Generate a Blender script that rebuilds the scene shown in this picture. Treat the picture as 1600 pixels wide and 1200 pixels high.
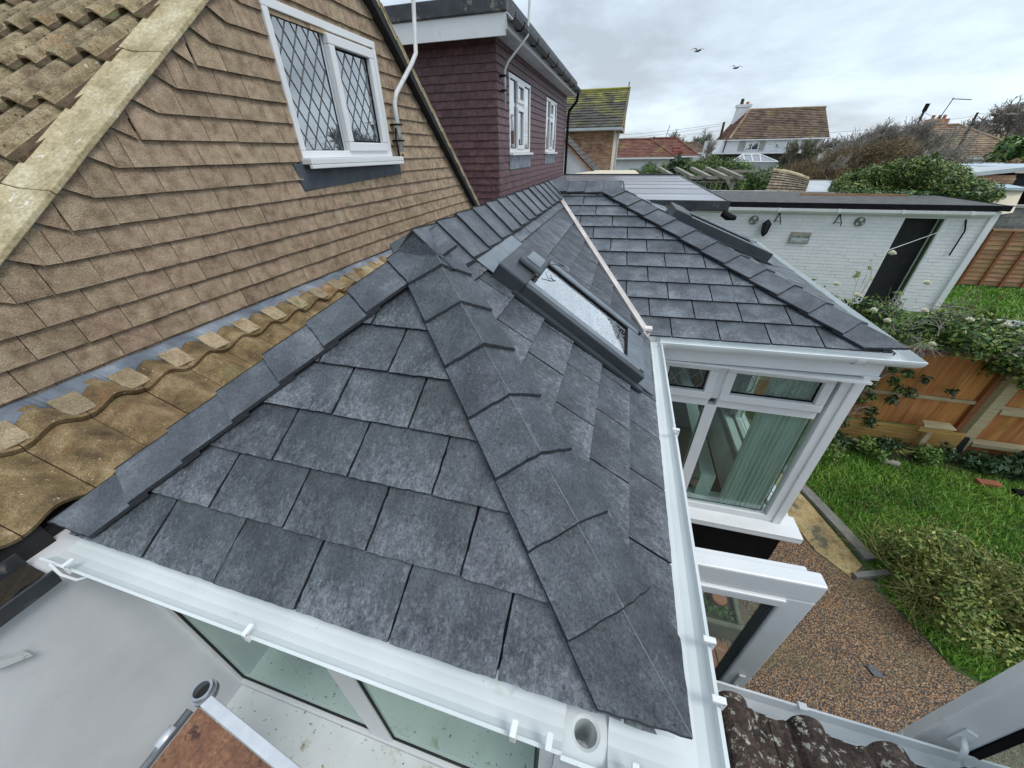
import bpy, bmesh, math, random
import numpy as np
from mathutils import Vector, Matrix
R = math.radians
random.seed(7)
rng = np.random.default_rng(11)
scene = bpy.context.scene
for o in list(bpy.data.objects): bpy.data.objects.remove(o)
C = scene.collection

# ------------------------------------------------------------------ camera
# the camera stands at the origin, 3.3 m above the patio, on a scaffold tower
def make_camera():
    yaw, pitch, roll, f = R(-16.054), R(32.679), R(0.872), 563.36
    fw = Vector((math.sin(yaw)*math.cos(pitch), math.cos(yaw)*math.cos(pitch), -math.sin(pitch)))
    r = Vector((math.cos(yaw), -math.sin(yaw), 0)); d = fw.cross(r)
    r2 = r*math.cos(roll) + d*math.sin(roll); d2 = d*math.cos(roll) - r*math.sin(roll)
    cam = bpy.data.cameras.new('camera'); co = bpy.data.objects.new('camera', cam); C.objects.link(co)
    m = Matrix((( r2.x, -d2.x, -fw.x, 0), (r2.y, -d2.y, -fw.y, 0), (r2.z, -d2.z, -fw.z, 0), (0, 0, 0, 1)))
    co.matrix_world = m
    cam.sensor_width = 36; cam.lens = f/1600*36; cam.clip_start = 0.02; cam.clip_end = 3000
    scene.camera = co
make_camera()

# ------------------------------------------------------------------ light
SUN_EL, SUN_ROT = R(57), R(110)
def make_world():
    w = bpy.data.worlds.new('World'); scene.world = w; w.use_nodes = True
    nt = w.node_tree; N = nt.nodes; L = nt.links; N.clear()
    out = N.new('ShaderNodeOutputWorld'); mix = N.new('ShaderNodeMixShader')
    b1 = N.new('ShaderNodeBackground'); b2 = N.new('ShaderNodeBackground')
    sky = N.new('ShaderNodeTexSky'); sky.sky_type = 'NISHITA'; sky.sun_disc = False
    sky.sun_elevation = SUN_EL; sky.sun_rotation = SUN_ROT
    b1.inputs[1].default_value = 0.1; L.new(sky.outputs[0], b1.inputs[0])
    tc = N.new('ShaderNodeTexCoord'); sep = N.new('ShaderNodeSeparateXYZ'); L.new(tc.outputs['Generated'], sep.inputs[0])
    mz = N.new('ShaderNodeMath'); mz.operation = 'MAXIMUM'; L.new(sep.outputs[2], mz.inputs[0]); mz.inputs[1].default_value = 0.0
    ad = N.new('ShaderNodeMath'); ad.operation = 'ADD'; L.new(mz.outputs[0], ad.inputs[0]); ad.inputs[1].default_value = 0.24
    dx = N.new('ShaderNodeMath'); dx.operation = 'DIVIDE'; L.new(sep.outputs[0], dx.inputs[0]); L.new(ad.outputs[0], dx.inputs[1])
    dy = N.new('ShaderNodeMath'); dy.operation = 'DIVIDE'; L.new(sep.outputs[1], dy.inputs[0]); L.new(ad.outputs[0], dy.inputs[1])
    cmb = N.new('ShaderNodeCombineXYZ'); L.new(dx.outputs[0], cmb.inputs[0]); L.new(dy.outputs[0], cmb.inputs[1]); cmb.inputs[2].default_value = 3.7
    n1 = N.new('ShaderNodeTexNoise'); n1.inputs['Scale'].default_value = 0.95; n1.inputs['Detail'].default_value = 8; n1.inputs['Roughness'].default_value = .58
    n1.inputs['Distortion'].default_value = .15
    L.new(cmb.outputs[0], n1.inputs['Vector'])
    cr = N.new('ShaderNodeValToRGB'); e = cr.color_ramp.elements
    e[0].position = .36; e[0].color = (.32, .36, .40, 1); e[1].position = .64; e[1].color = (.55, .645, .735, 1)
    m = cr.color_ramp.elements.new(.5); m.color = (.44, .505, .57, 1)
    L.new(n1.outputs[0], cr.inputs[0])
    L.new(cr.outputs[0], b2.inputs[0]); b2.inputs[1].default_value = 1.0
    mix.inputs[0].default_value = .88
    L.new(b1.outputs[0], mix.inputs[1]); L.new(b2.outputs[0], mix.inputs[2]); L.new(mix.outputs[0], out.inputs[0])
make_world()
sd = bpy.data.lights.new('sun', 'SUN'); so = bpy.data.objects.new('sun', sd); C.objects.link(so)
sd.energy = 1.1; sd.angle = R(22); sd.color = (1, .97, .93)
# bright patch of overcast, high on the right
so.rotation_euler = Vector((0.60, -0.22, 1.0)).to_track_quat('Z', 'Y').to_euler()
scene.view_settings.view_transform = 'Standard'; scene.view_settings.look = 'None'
scene.view_settings.exposure = 0.80; scene.view_settings.gamma = 1
scene.render.engine = 'CYCLES'
scene.cycles.max_bounces = 8; scene.cycles.transparent_max_bounces = 16; scene.cycles.use_denoising = True

# ------------------------------------------------------------------ materials
MATS = {}
def mat(name, cols, scale=6, rough=.7, bump=0., bscale=None, stretch=(1, 1, 1), rnd=.0, spots=None, detail=6,
        metal=0., spec=.5, ramp=(.3, .7), bump2=None, coord='Object', island=0., rvar=0., fine=None, wear=None):
    """noise-mixed colours with relief; rnd = brightness change from object to object, spots=(colour,scale,threshold)"""
    m = bpy.data.materials.new(name); m.use_nodes = True; nt = m.node_tree; N = nt.nodes; L = nt.links
    b = N['Principled BSDF']; b.inputs['Roughness'].default_value = rough; b.inputs['Metallic'].default_value = metal
    b.inputs['Specular IOR Level'].default_value = spec
    tc = N.new('ShaderNodeTexCoord'); oi = N.new('ShaderNodeObjectInfo')
    src = tc.outputs[coord] if coord != 'World' else N.new('ShaderNodeNewGeometry').outputs['Position']
    v = N.new('ShaderNodeVectorMath'); v.operation = 'MULTIPLY_ADD'
    L.new(src, v.inputs[0]); v.inputs[1].default_value = stretch
    if coord == 'Object':
        k = N.new('ShaderNodeMath'); k.operation = 'MULTIPLY'; k.inputs[1].default_value = 57.0; L.new(oi.outputs['Random'], k.inputs[0])
        L.new(k.outputs[0], v.inputs[2])
    else: v.inputs[2].default_value = (0, 0, 0)
    def noise(s, det=detail, ro=.6):
        n = N.new('ShaderNodeTexNoise'); n.inputs['Scale'].default_value = s; n.inputs['Detail'].default_value = det
        n.inputs['Roughness'].default_value = ro; L.new(v.outputs[0], n.inputs['Vector']); return n
    n = noise(scale); cr = N.new('ShaderNodeValToRGB'); L.new(n.outputs[0], cr.inputs[0])
    el = cr.color_ramp.elements; k = len(cols)
    el[0].position = ramp[0]; el[0].color = (*cols[0], 1); el[1].position = ramp[1]; el[1].color = (*cols[-1], 1)
    for i in range(1, k-1):
        e = el.new(ramp[0] + (ramp[1]-ramp[0])*i/(k-1)); e.color = (*cols[i], 1)
    col = cr.outputs[0]
    for sp in (spots or []):
        c2, s2, th = sp[:3]; wid = sp[3] if len(sp) > 3 else .06
        n2 = noise(s2, 5, .7); mr = N.new('ShaderNodeMapRange'); L.new(n2.outputs[0], mr.inputs[0])
        mr.inputs[1].default_value = th; mr.inputs[2].default_value = th+wid
        mx = N.new('ShaderNodeMix'); mx.data_type = 'RGBA'; L.new(mr.outputs[0], mx.inputs[0]); L.new(col, mx.inputs[6]); mx.inputs[7].default_value = (*c2, 1)
        col = mx.outputs[2]
    if wear:      # pale rubbed streaks, mostly towards a tile's lower edge
        c3, amt, sc = wear; st = N.new('ShaderNodeVectorMath'); st.operation = 'MULTIPLY'; L.new(v.outputs[0], st.inputs[0]); st.inputs[1].default_value = (1, .75, 1)
        nw = N.new('ShaderNodeTexNoise'); nw.inputs['Scale'].default_value = sc; nw.inputs['Detail'].default_value = 9; nw.inputs['Roughness'].default_value = .78; nw.inputs['Distortion'].default_value = .5; L.new(st.outputs[0], nw.inputs['Vector'])
        nl = noise(7, 3); sp3 = N.new('ShaderNodeSeparateXYZ'); L.new(tc.outputs['Object'], sp3.inputs[0])
        g = N.new('ShaderNodeMapRange'); L.new(sp3.outputs[1], g.inputs[0]); g.inputs[1].default_value = 0; g.inputs[2].default_value = .17; g.inputs[3].default_value = .075; g.inputs[4].default_value = -.075
        a1 = N.new('ShaderNodeMath'); L.new(nw.outputs[0], a1.inputs[0]); L.new(g.outputs[0], a1.inputs[1])
        a2 = N.new('ShaderNodeMath'); a2.operation = 'MULTIPLY_ADD'; L.new(nl.outputs[0], a2.inputs[0]); a2.inputs[1].default_value = .38; L.new(a1.outputs[0], a2.inputs[2])
        mw = N.new('ShaderNodeMapRange'); L.new(a2.outputs[0], mw.inputs[0]); mw.inputs[1].default_value = .675; mw.inputs[2].default_value = .93; mw.inputs[4].default_value = amt
        mx = N.new('ShaderNodeMix'); mx.data_type = 'RGBA'; L.new(mw.outputs[0], mx.inputs[0]); L.new(col, mx.inputs[6]); mx.inputs[7].default_value = (*c3, 1); col = mx.outputs[2]
    if fine:
        nf = noise(fine[0], 4, .75); mf = N.new('ShaderNodeMapRange'); L.new(nf.outputs[0], mf.inputs[0]); mf.inputs[1].default_value = .33; mf.inputs[2].default_value = .67
        mf.inputs[3].default_value = 1-fine[1]; mf.inputs[4].default_value = 1+fine[1]; hf = N.new('ShaderNodeHueSaturation'); L.new(col, hf.inputs['Color']); L.new(mf.outputs[0], hf.inputs['Value']); col = hf.outputs[0]
    if rnd or island:
        hs = N.new('ShaderNodeHueSaturation'); L.new(col, hs.inputs['Color'])
        mr = N.new('ShaderNodeMapRange')
        if island: L.new(N.new('ShaderNodeNewGeometry').outputs['Random Per Island'], mr.inputs[0])
        else: L.new(oi.outputs['Random'], mr.inputs[0])
        a = island or rnd
        mr.inputs[3].default_value = 1-a; mr.inputs[4].default_value = 1+a; L.new(mr.outputs[0], hs.inputs['Value'])
        mh = N.new('ShaderNodeMapRange'); L.new(mr.inputs[0].links[0].from_socket, mh.inputs[0])
        f = N.new('ShaderNodeMath'); f.operation = 'PINGPONG'; L.new(mr.inputs[0].links[0].from_socket, f.inputs[0]); f.inputs[1].default_value = .17
        L.new(f.outputs[0], mh.inputs[0]); mh.inputs[2].default_value = .17; mh.inputs[3].default_value = .5-a*.06; mh.inputs[4].default_value = .5+a*.06
        L.new(mh.outputs[0], hs.inputs['Hue'])
        col = hs.outputs[0]
    L.new(col, b.inputs['Base Color'])
    if rvar:
        nr = noise(scale*2.3); mr = N.new('ShaderNodeMapRange'); L.new(nr.outputs[0], mr.inputs[0]); mr.inputs[1].default_value = .35; mr.inputs[2].default_value = .65
        mr.inputs[3].default_value = max(.05, rough-rvar); mr.inputs[4].default_value = min(1, rough+rvar); L.new(mr.outputs[0], b.inputs['Roughness'])
    if bump:
        nb = noise(bscale or scale*4, 8, .65); bp = N.new('ShaderNodeBump'); bp.inputs['Strength'].default_value = 1; bp.inputs['Distance'].default_value = bump
        L.new(nb.outputs[0], bp.inputs['Height']); last = bp
        if bump2:
            nb2 = noise(bump2[1], 3); bp2 = N.new('ShaderNodeBump'); bp2.inputs['Distance'].default_value = bump2[0]
            L.new(nb2.outputs[0], bp2.inputs['Height']); L.new(bp.outputs[0], bp2.inputs['Normal']); last = bp2
        L.new(last.outputs[0], b.inputs['Normal'])
    MATS[name] = m; return m

def glass(name, tint, rough=.0, back=.85, ior=1.5, drops=False, base=.03, gcol=None):
    m = bpy.data.materials.new(name); m.use_nodes = True; nt = m.node_tree; N = nt.nodes; L = nt.links; N.clear()
    out = N.new('ShaderNodeOutputMaterial'); mix = N.new('ShaderNodeMixShader'); t = N.new('ShaderNodeBsdfTransparent'); g = N.new('ShaderNodeBsdfGlossy')
    fr = N.new('ShaderNodeFresnel'); fr.inputs[0].default_value = ior
    t.inputs[0].default_value = (*tint, 1); g.inputs['Roughness'].default_value = rough; g.inputs[0].default_value = (*gcol, 1) if gcol else (back, back, back, 1)
    mu = N.new('ShaderNodeMath'); mu.operation = 'MULTIPLY_ADD'; L.new(fr.outputs[0], mu.inputs[0]); mu.inputs[1].default_value = 1.6; mu.inputs[2].default_value = base; mu.use_clamp = True
    if drops:
        tc = N.new('ShaderNodeTexCoord'); vo = N.new('ShaderNodeTexVoronoi'); vo.inputs['Scale'].default_value = 90; L.new(tc.outputs['Object'], vo.inputs[0])
        mr = N.new('ShaderNodeMapRange'); L.new(vo.outputs[0], mr.inputs[0]); mr.inputs[1].default_value = .1; mr.inputs[2].default_value = .35; mr.inputs[3].default_value = 1; mr.inputs[4].default_value = 0
        bp = N.new('ShaderNodeBump'); bp.inputs['Distance'].default_value = .0005; L.new(mr.outputs[0], bp.inputs['Height']); L.new(bp.outputs[0], g.inputs['Normal'])
    gb = N.new('ShaderNodeNewGeometry'); iv = N.new('ShaderNodeMath'); iv.operation = 'SUBTRACT'; iv.inputs[0].default_value = 1; L.new(gb.outputs['Backfacing'], iv.inputs[1])
    mm = N.new('ShaderNodeMath'); mm.operation = 'MULTIPLY'; L.new(mu.outputs[0], mm.inputs[0]); L.new(iv.outputs[0], mm.inputs[1]); mu = mm
    L.new(mu.outputs[0], mix.inputs[0]); L.new(t.outputs[0], mix.inputs[1]); L.new(g.outputs[0], mix.inputs[2]); L.new(mix.outputs[0], out.inputs[0])
    MATS[name] = m; return m

mat('slate', [(.030, .035, .042), (.055, .064, .074), (.095, .108, .121)], scale=9, rough=.44, bump=.004, bscale=70, stretch=(1, .85, 1), rnd=.24, ramp=(.3, .72),
    spots=[((.014, .017, .023), 90, .60, .05)], bump2=(.007, 14), rvar=.12, fine=(150, .5), wear=((.28, .30, .33), .50, 62))
mat('slate_smooth', [(.040, .047, .056), (.075, .086, .099), (.125, .140, .157)], scale=7, rough=.40, bump=.002, bscale=80, rnd=.14, ramp=(.3, .75),
    spots=[((.018, .021, .028), 100, .62, .05)], bump2=(.005, 12), rvar=.1, fine=(110, .35), wear=((.27, .295, .325), .5, 50))
mat('slate_edge_shade', [(.012, .014, .018), (.035, .040, .048)], scale=60, rough=.7, bump=.003, bscale=120)  # dark rough tile edges, with the course shadow line put into the colour
mat('slate_seam', [(.10, .115, .13), (.20, .22, .24)], scale=30, rough=.6)
mat('felt', [(.012, .013, .016), (.035, .037, .042)], scale=12, rough=.75, bump=.002, bscale=90)
mat('brown_tile', [(.185, .128, .082), (.34, .247, .165), (.44, .34, .24)], scale=16, rough=.85, bump=.005, bscale=190, rnd=.11, fine=(210, .45),
    spots=[((.42, .36, .28), 9, .62, .15), ((.13, .085, .055), 130, .62, .05), ((.20, .19, .09), 5, .66, .15)])
mat('plum_tile', [(.058, .027, .030), (.098, .046, .050), (.14, .075, .078)], scale=14, rough=.55, fine=(60, .3), bump=.0012, bscale=90, rnd=.2, spots=[((.30, .27, .26), 30, .73, .05)])
mat('ochre_tile', [(.080, .052, .026), (.205, .138, .064), (.37, .275, .15)], scale=9, rough=.9, bump=.006, bscale=150, fine=(190, .5), rnd=.08, coord='World',
    spots=[((.055, .042, .028), 60, .64, .06), ((.22, .105, .04), 4, .56, .14), ((.50, .44, .31), 60, .63, .05), ((.02, .02, .02), 5.5, .72, .04), ((.16, .15, .06), 3, .58, .1)])
mat('roll_tile', [(.10, .072, .040), (.25, .19, .11), (.40, .335, .215)], scale=14, rough=.92, bump=.006, bscale=120, rnd=.16, fine=(130, .45), coord='World',
    spots=[((.15, .14, .05), 5, .62, .12), ((.26, .155, .07), 7, .57, .1), ((.58, .54, .42), 30, .63, .08), ((.035, .028, .018), 40, .60, .07)])
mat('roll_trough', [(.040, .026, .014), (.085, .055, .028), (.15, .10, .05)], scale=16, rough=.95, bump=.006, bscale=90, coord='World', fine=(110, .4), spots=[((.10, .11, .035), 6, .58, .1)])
mat('chip_tile', [(.22, .17, .095), (.38, .31, .20)], scale=16, rough=.9, bump=.004, bscale=90, rnd=.25, fine=(140, .4), spots=[((.14, .13, .06), 9, .56, .12)])
mat('old_tile', [(.022, .016, .013), (.065, .042, .032), (.14, .10, .08)], scale=18, rough=.9, bump=.009, bscale=80, coord='World', fine=(90, .5), spots=[((.46, .44, .37), 38, .565, .05), ((.24, .10, .05), 6, .64, .08)])
mat('came', [(.07, .075, .08), (.13, .135, .14)], scale=20, rough=.5)
mat('mortar', [(.26, .215, .115), (.43, .36, .215), (.55, .49, .34)], scale=7, fine=(60, .3), rough=.92, bump=.003, bscale=60, coord='World', spots=[((.18, .19, .06), 8, .64, .1), ((.75, .73, .66), 12, .64, .06)])
mat('white', [(.66, .68, .685), (.76, .775, .78)], scale=2.5, rough=.32, bump=.0003, bscale=30, spots=[((.58, .57, .53), 5, .62, .14), ((.36, .33, .26), 70, .72, .03)])
mat('gutter_white', [(.58, .63, .63), (.70, .74, .74)], scale=3, rough=.28, coord='World', spots=[((.46, .47, .42), 7, .62, .14), ((.30, .27, .20), 60, .68, .04)])
mat('dirty_white', [(.54, .57, .56), (.70, .73, .725)], scale=3, rough=.4, coord='World', bump=.0005, spots=[((.40, .41, .30), 7, .62, .1), ((.06, .05, .03), 42, .635, .03), ((.25, .23, .10), 14, .66, .05)])
mat('render_white', [(.58, .60, .62), (.66, .68, .70), (.74, .76, .775)], scale=2, rough=.75, bump=.0015, bscale=12, coord='World', spots=[((.42, .42, .42), 5, .68, .15), ((.10, .10, .10), 60, .78, .02)])
mat('brick_white', [(.72, .73, .75), (.80, .805, .82)], scale=4, rough=.6, bump=.002, bscale=30, island=.02, coord='World', spots=[((.45, .46, .47), 6, .70, .12)])
mat('lead', [(.11, .13, .16), (.20, .235, .28), (.32, .36, .41)], scale=6, rough=.42, bump=.003, bscale=14, coord='World', metal=.25, spots=[((.42, .45, .47), 9, .64, .12)])
mat('lead_dark', [(.045, .052, .065), (.09, .105, .125)], scale=8, rough=.5, bump=.004, bscale=12, coord='World')
mat('valley', [(.60, .54, .50), (.78, .74, .71)], scale=9, rough=.6, coord='World', bump=.001, spots=[((.25, .17, .12), 40, .66, .05)])
mat('velux_grey', [(.030, .037, .042), (.048, .056, .063)], scale=5, rough=.38, rvar=.08, spots=[((.10, .11, .12), 140, .66, .04)])
mat('velux_light', [(.14, .165, .19), (.23, .26, .29)], scale=12, rough=.3, metal=.3, spots=[((.07, .085, .10), 130, .60, .04)])
mat('black', [(.005, .005, .006), (.011, .011, .013)], scale=6, rough=.6, spec=.1)
mat('black_flat', [(.008, .008, .009), (.02, .02, .022)], scale=9, rough=.8, bump=.002)
mat('gutter_black', [(.020, .023, .028), (.05, .055, .062)], scale=7, rough=.5, coord='World', spots=[((.22, .21, .17), 9, .58, .12)])
mat('debris', [(.010, .008, .006), (.035, .026, .015)], scale=30, rough=.95, bump=.01, bscale=50, coord='World', spots=[((.12, .09, .04), 90, .66, .05)])
mat('pole_white', [(.50, .51, .50), (.66, .67, .66)], scale=14, rough=.6, spots=[((.30, .28, .22), 30, .66, .06)])
mat('galv', [(.30, .32, .34), (.50, .52, .54)], scale=20, rough=.38, metal=.75, spots=[((.62, .63, .63), 60, .66, .05)])
mat('alu', [(.55, .57, .60), (.70, .72, .75)], scale=20, rough=.35, metal=.4, spots=[((.40, .38, .36), 60, .68, .05)])
mat('ply', [(.085, .036, .020), (.19, .085, .042), (.30, .165, .085)], scale=11, fine=(90, .4), rough=.5, bump=.0015, bscale=60, coord='World', stretch=(1, 1, 1), spots=[((.055, .018, .010), 22, .56, .08), ((.50, .40, .27), 60, .69, .04)])
mat('fence_orange', [(.36, .13, .035), (.50, .205, .055), (.60, .30, .10)], scale=3, rough=.7, bump=.002, bscale=30, stretch=(9, 9, .8), rnd=.14, coord='World', spots=[((.17, .075, .03), 5, .62, .12)])
mat('fence_yellow', [(.36, .205, .05), (.50, .31, .10)], scale=4, rough=.7, bump=.002, bscale=30, stretch=(1, 9, 9), rnd=.12, coord='World')
mat('timber_pale', [(.40, .31, .17), (.56, .46, .28)], scale=5, rough=.75, bump=.002, bscale=40, stretch=(1, 8, 8), rnd=.12, coord='World')
mat('timber_grey', [(.20, .185, .15), (.34, .32, .27)], scale=6, rough=.85, bump=.002, coord='World', rnd=.1)
mat('lap_brown', [(.20, .105, .050), (.31, .175, .085), (.38, .23, .125)], scale=3, rough=.75, bump=.002, stretch=(1, 8, 8), rnd=.16, coord='World')
mat('batten_red', [(.20, .065, .022), (.30, .105, .038)], scale=6, rough=.7, stretch=(8, 8, 1), coord='World')
mat('concrete_block', [(.15, .155, .14), (.25, .25, .225)], scale=9, rough=.92, bump=.004, bscale=70, rnd=.15, coord='World', spots=[((.11, .13, .07), 5, .58, .12)])
mat('concrete', [(.26, .255, .23), (.38, .375, .345)], scale=4, rough=.9, bump=.003, coord='World', spots=[((.14, .15, .09), 5, .6, .12)])
mat('slab_yellow', [(.15, .11, .045), (.34, .25, .11), (.47, .38, .20)], scale=8, rough=.8, bump=.008, bscale=40, coord='World', fine=(60, .35), spots=[((.10, .09, .055), 4, .53, .1), ((.62, .56, .40), 40, .7, .05)])
mat('edging', [(.13, .13, .115), (.22, .22, .20)], scale=8, rough=.9, bump=.003, coord='World')
mat('stone_trough', [(.11, .11, .075), (.22, .21, .15)], scale=12, rough=.95, bump=.008, bscale=50, coord='World', spots=[((.07, .10, .03), 6, .56, .1)])
mat('brick_red', [(.20, .065, .035), (.33, .12, .06)], scale=8, rough=.9, bump=.003, rnd=.2, spots=[((.12, .13, .06), 7, .6, .1)])
mat('brick_buff', [(.26, .13, .075), (.42, .24, .15), (.50, .34, .24)], scale=5, rough=.9, island=.3, coord='World', bump=.004)
mat('terracotta', [(.30, .11, .055), (.42, .18, .09)], scale=8, rough=.85)
mat('soil', [(.030, .022, .014), (.07, .052, .032)], scale=15, rough=.95, bump=.02, bscale=20, coord='World', spots=[((.05, .075, .02), 6, .56, .1)])
mat('lawn_base', [(.035, .06, .012), (.06, .11, .018), (.09, .15, .03)], scale=3, rough=.95, bump=.01, bscale=30, coord='World')
mat('far_ground', [(.06, .075, .035), (.11, .11, .07), (.13, .13, .10)], scale=.15, rough=.95, coord='World')
mat('grass', [(.075, .18, .018), (.15, .31, .032), (.23, .39, .055)], scale=1.8, rough=.55, island=.35, coord='World', ramp=(.35, .65))
mat('grass_dry', [(.16, .16, .045), (.24, .21, .08)], scale=2, rough=.7, island=.3, coord='World')
mat('leaf_green', [(.05, .10, .018), (.10, .175, .032), (.155, .235, .058)], scale=2.4, rough=.5, island=.42, coord='World')
mat('leaf_dark', [(.018, .048, .014), (.04, .085, .025)], scale=3, rough=.45, island=.4, coord='World')
mat('leaf_yellow', [(.115, .145, .026), (.21, .24, .048), (.32, .32, .09)], scale=3, rough=.55, island=.4, coord='World')
mat('leaf_hedge', [(.065, .115, .022), (.125, .20, .04), (.19, .27, .06)], scale=1.2, rough=.6, island=.35, coord='World')
mat('leaf_rust', [(.14, .085, .042), (.22, .135, .065), (.27, .19, .10)], scale=1.0, rough=.7, island=.4, coord='World')
mat('leaf_olive', [(.12, .115, .065), (.20, .19, .12)], scale=1.0, rough=.7, island=.4, coord='World')
mat('twig', [(.24, .215, .185), (.38, .345, .30)], scale=4, rough=.9, island=.3, coord='World')
mat('twig_brown', [(.10, .055, .03), (.20, .12, .06)], scale=4, rough=.9, island=.3, coord='World')
mat('petal', [(.72, .70, .52), (.80, .79, .70)], scale=8, rough=.6)
mat('roof_red', [(.10, .045, .034), (.17, .070, .050), (.23, .11, .075)], scale=1.6, rough=.9, coord='World', island=.18, bump=.01, spots=[((.21, .19, .06), .7, .56, .12)])
mat('roof_bright', [(.22, .07, .05), (.30, .095, .065)], scale=1.6, rough=.9, coord='World', island=.18)
mat('roof_brown', [(.085, .055, .042), (.15, .10, .075), (.21, .15, .11)], scale=1.4, rough=.92, coord='World', island=.25, bump=.01, spots=[((.17, .155, .065), .8, .54, .14)])
mat('roof_tan', [(.14, .095, .066), (.24, .165, .11), (.33, .25, .17)], scale=1.6, rough=.92, coord='World', island=.3, spots=[((.20, .20, .08), .8, .56, .14)])
mat('roof_moss', [(.055, .052, .045), (.10, .095, .08)], scale=2, rough=.95, coord='World', island=.25, bump=.01, spots=[((.36, .35, .31), 9, .66, .05), ((.14, .14, .05), .9, .50, .14)])
mat('roof_moss_top', [(.09, .085, .045), (.17, .16, .055), (.26, .245, .085)], scale=2.2, rough=.95, coord='World', island=.25, bump=.01, spots=[((.07, .065, .055), 1.6, .52, .1)])
mat('sway_tile', [(.10, .075, .052), (.19, .15, .105), (.34, .29, .21)], scale=5, rough=.92, coord='World', rnd=.2, spots=[((.45, .42, .32), 12, .62, .06)])
mat('roof_slate', [(.055, .045, .04), (.11, .095, .085)], scale=3, rough=.9, coord='World', island=.3, bump=.01)
mat('moss', [(.20, .20, .035), (.30, .28, .05)], scale=2, rough=.95, coord='World')
mat('shed_felt', [(.055, .055, .056), (.12, .12, .118)], scale=5, fine=(22, .5), rough=.8, bump=.004, bscale=60, coord='World', spots=[((.20, .20, .20), 30, .64, .06)])
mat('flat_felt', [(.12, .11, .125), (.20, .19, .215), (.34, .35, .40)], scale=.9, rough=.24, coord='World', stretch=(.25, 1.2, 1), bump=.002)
mat('far_white', [(.66, .67, .69), (.75, .76, .775)], scale=1.5, rough=.8, coord='World')
mat('cream', [(.60, .52, .38), (.68, .60, .47)], scale=2, rough=.7, coord='World')
mat('pale_grey', [(.40, .43, .44), (.52, .55, .56)], scale=2, rough=.7, coord='World')
mat('pale_blue', [(.36, .45, .50), (.46, .55, .60)], scale=2, rough=.6, coord='World')
mat('room_wall', [(.52, .56, .53), (.58, .62, .59)], scale=2, rough=.8)
mat('room_floor', [(.045, .032, .024), (.075, .055, .042)], scale=4, rough=.5)
mat('room_dark', [(.02, .022, .024), (.04, .042, .045)], scale=4, rough=.8)
mat('curtain', [(.42, .50, .46), (.56, .64, .60)], scale=22, rough=.8, stretch=(1, 1, .2), coord='World')
mat('net', [(.42, .46, .49), (.58, .62, .65)], scale=8, rough=.9, stretch=(1, 1, .2), coord='World')
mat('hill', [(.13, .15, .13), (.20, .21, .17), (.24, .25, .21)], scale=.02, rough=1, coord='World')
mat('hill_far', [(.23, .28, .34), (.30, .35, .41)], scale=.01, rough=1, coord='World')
mat('bird', [(.06, .055, .05), (.30, .30, .30)], scale=6, rough=.8)
mat('pebble_base', [(.07, .05, .03), (.10, .075, .045)], scale=4, rough=.6, coord='World')
glass('glass_green', (.46, .62, .56), back=.85, base=.16, gcol=(.62, .75, .70))
glass('glass_clear', (.84, .93, .90), back=.85, base=.05)
glass('glass_upper', (.55, .62, .66), back=1., ior=1.9, base=.22)
glass('glass_sky', (.35, .42, .45), rough=.03, back=1., ior=2.3, drops=True, base=.35)

def pebble_material():
    m = bpy.data.materials.new('pebble_concrete'); m.use_nodes = True; nt = m.node_tree; N = nt.nodes; L = nt.links
    b = N['Principled BSDF']; b.inputs['Roughness'].default_value = .42
    g = N.new('ShaderNodeNewGeometry')
    vo = N.new('ShaderNodeTexVoronoi'); vo.inputs['Scale'].default_value = 90; L.new(g.outputs['Position'], vo.inputs[0])
    sx = N.new('ShaderNodeSeparateColor'); L.new(vo.outputs['Color'], sx.inputs[0])
    cr = N.new('ShaderNodeValToRGB'); L.new(sx.outputs[0], cr.inputs[0]); e = cr.color_ramp.elements
    e[0].position = 0; e[0].color = (.075, .04, .022, 1); e[1].position = 1; e[1].color = (.42, .36, .27, 1)
    for p, c in ((.25, (.24, .105, .040)), (.45, (.36, .19, .075)), (.6, (.13, .095, .07)), (.72, (.42, .24, .10)), (.86, (.22, .14, .09)), (.95, (.36, .25, .14))):
        x = e.new(p); x.color = (*c, 1)
    mr = N.new('ShaderNodeMapRange'); L.new(vo.outputs['Distance'], mr.inputs[0]); mr.inputs[1].default_value = .42; mr.inputs[2].default_value = .62
    mx = N.new('ShaderNodeMix'); mx.data_type = 'RGBA'; L.new(mr.outputs[0], mx.inputs[0]); L.new(cr.outputs[0], mx.inputs[6]); mx.inputs[7].default_value = (.045, .033, .022, 1)
    n = N.new('ShaderNodeTexNoise'); n.inputs['Scale'].default_value = 1.6; n.inputs['Detail'].default_value = 6; n.inputs['Roughness'].default_value = .7; L.new(g.outputs['Position'], n.inputs['Vector'])
    m2 = N.new('ShaderNodeMapRange'); L.new(n.outputs[0], m2.inputs[0]); m2.inputs[1].default_value = .5; m2.inputs[2].default_value = .68; m2.inputs[4].default_value = .62
    mx2 = N.new('ShaderNodeMix'); mx2.data_type = 'RGBA'; L.new(m2.outputs[0], mx2.inputs[0]); L.new(mx.outputs[2], mx2.inputs[6]); mx2.inputs[7].default_value = (.12, .105, .045, 1)
    L.new(mx2.outputs[2], b.inputs['Base Color'])
    bp = N.new('ShaderNodeBump'); bp.inputs['Distance'].default_value = .006; bp.invert = True; L.new(vo.outputs['Distance'], bp.inputs['Height']); L.new(bp.outputs[0], b.inputs['Normal'])
    MATS['pebble'] = m
pebble_material()

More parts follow.
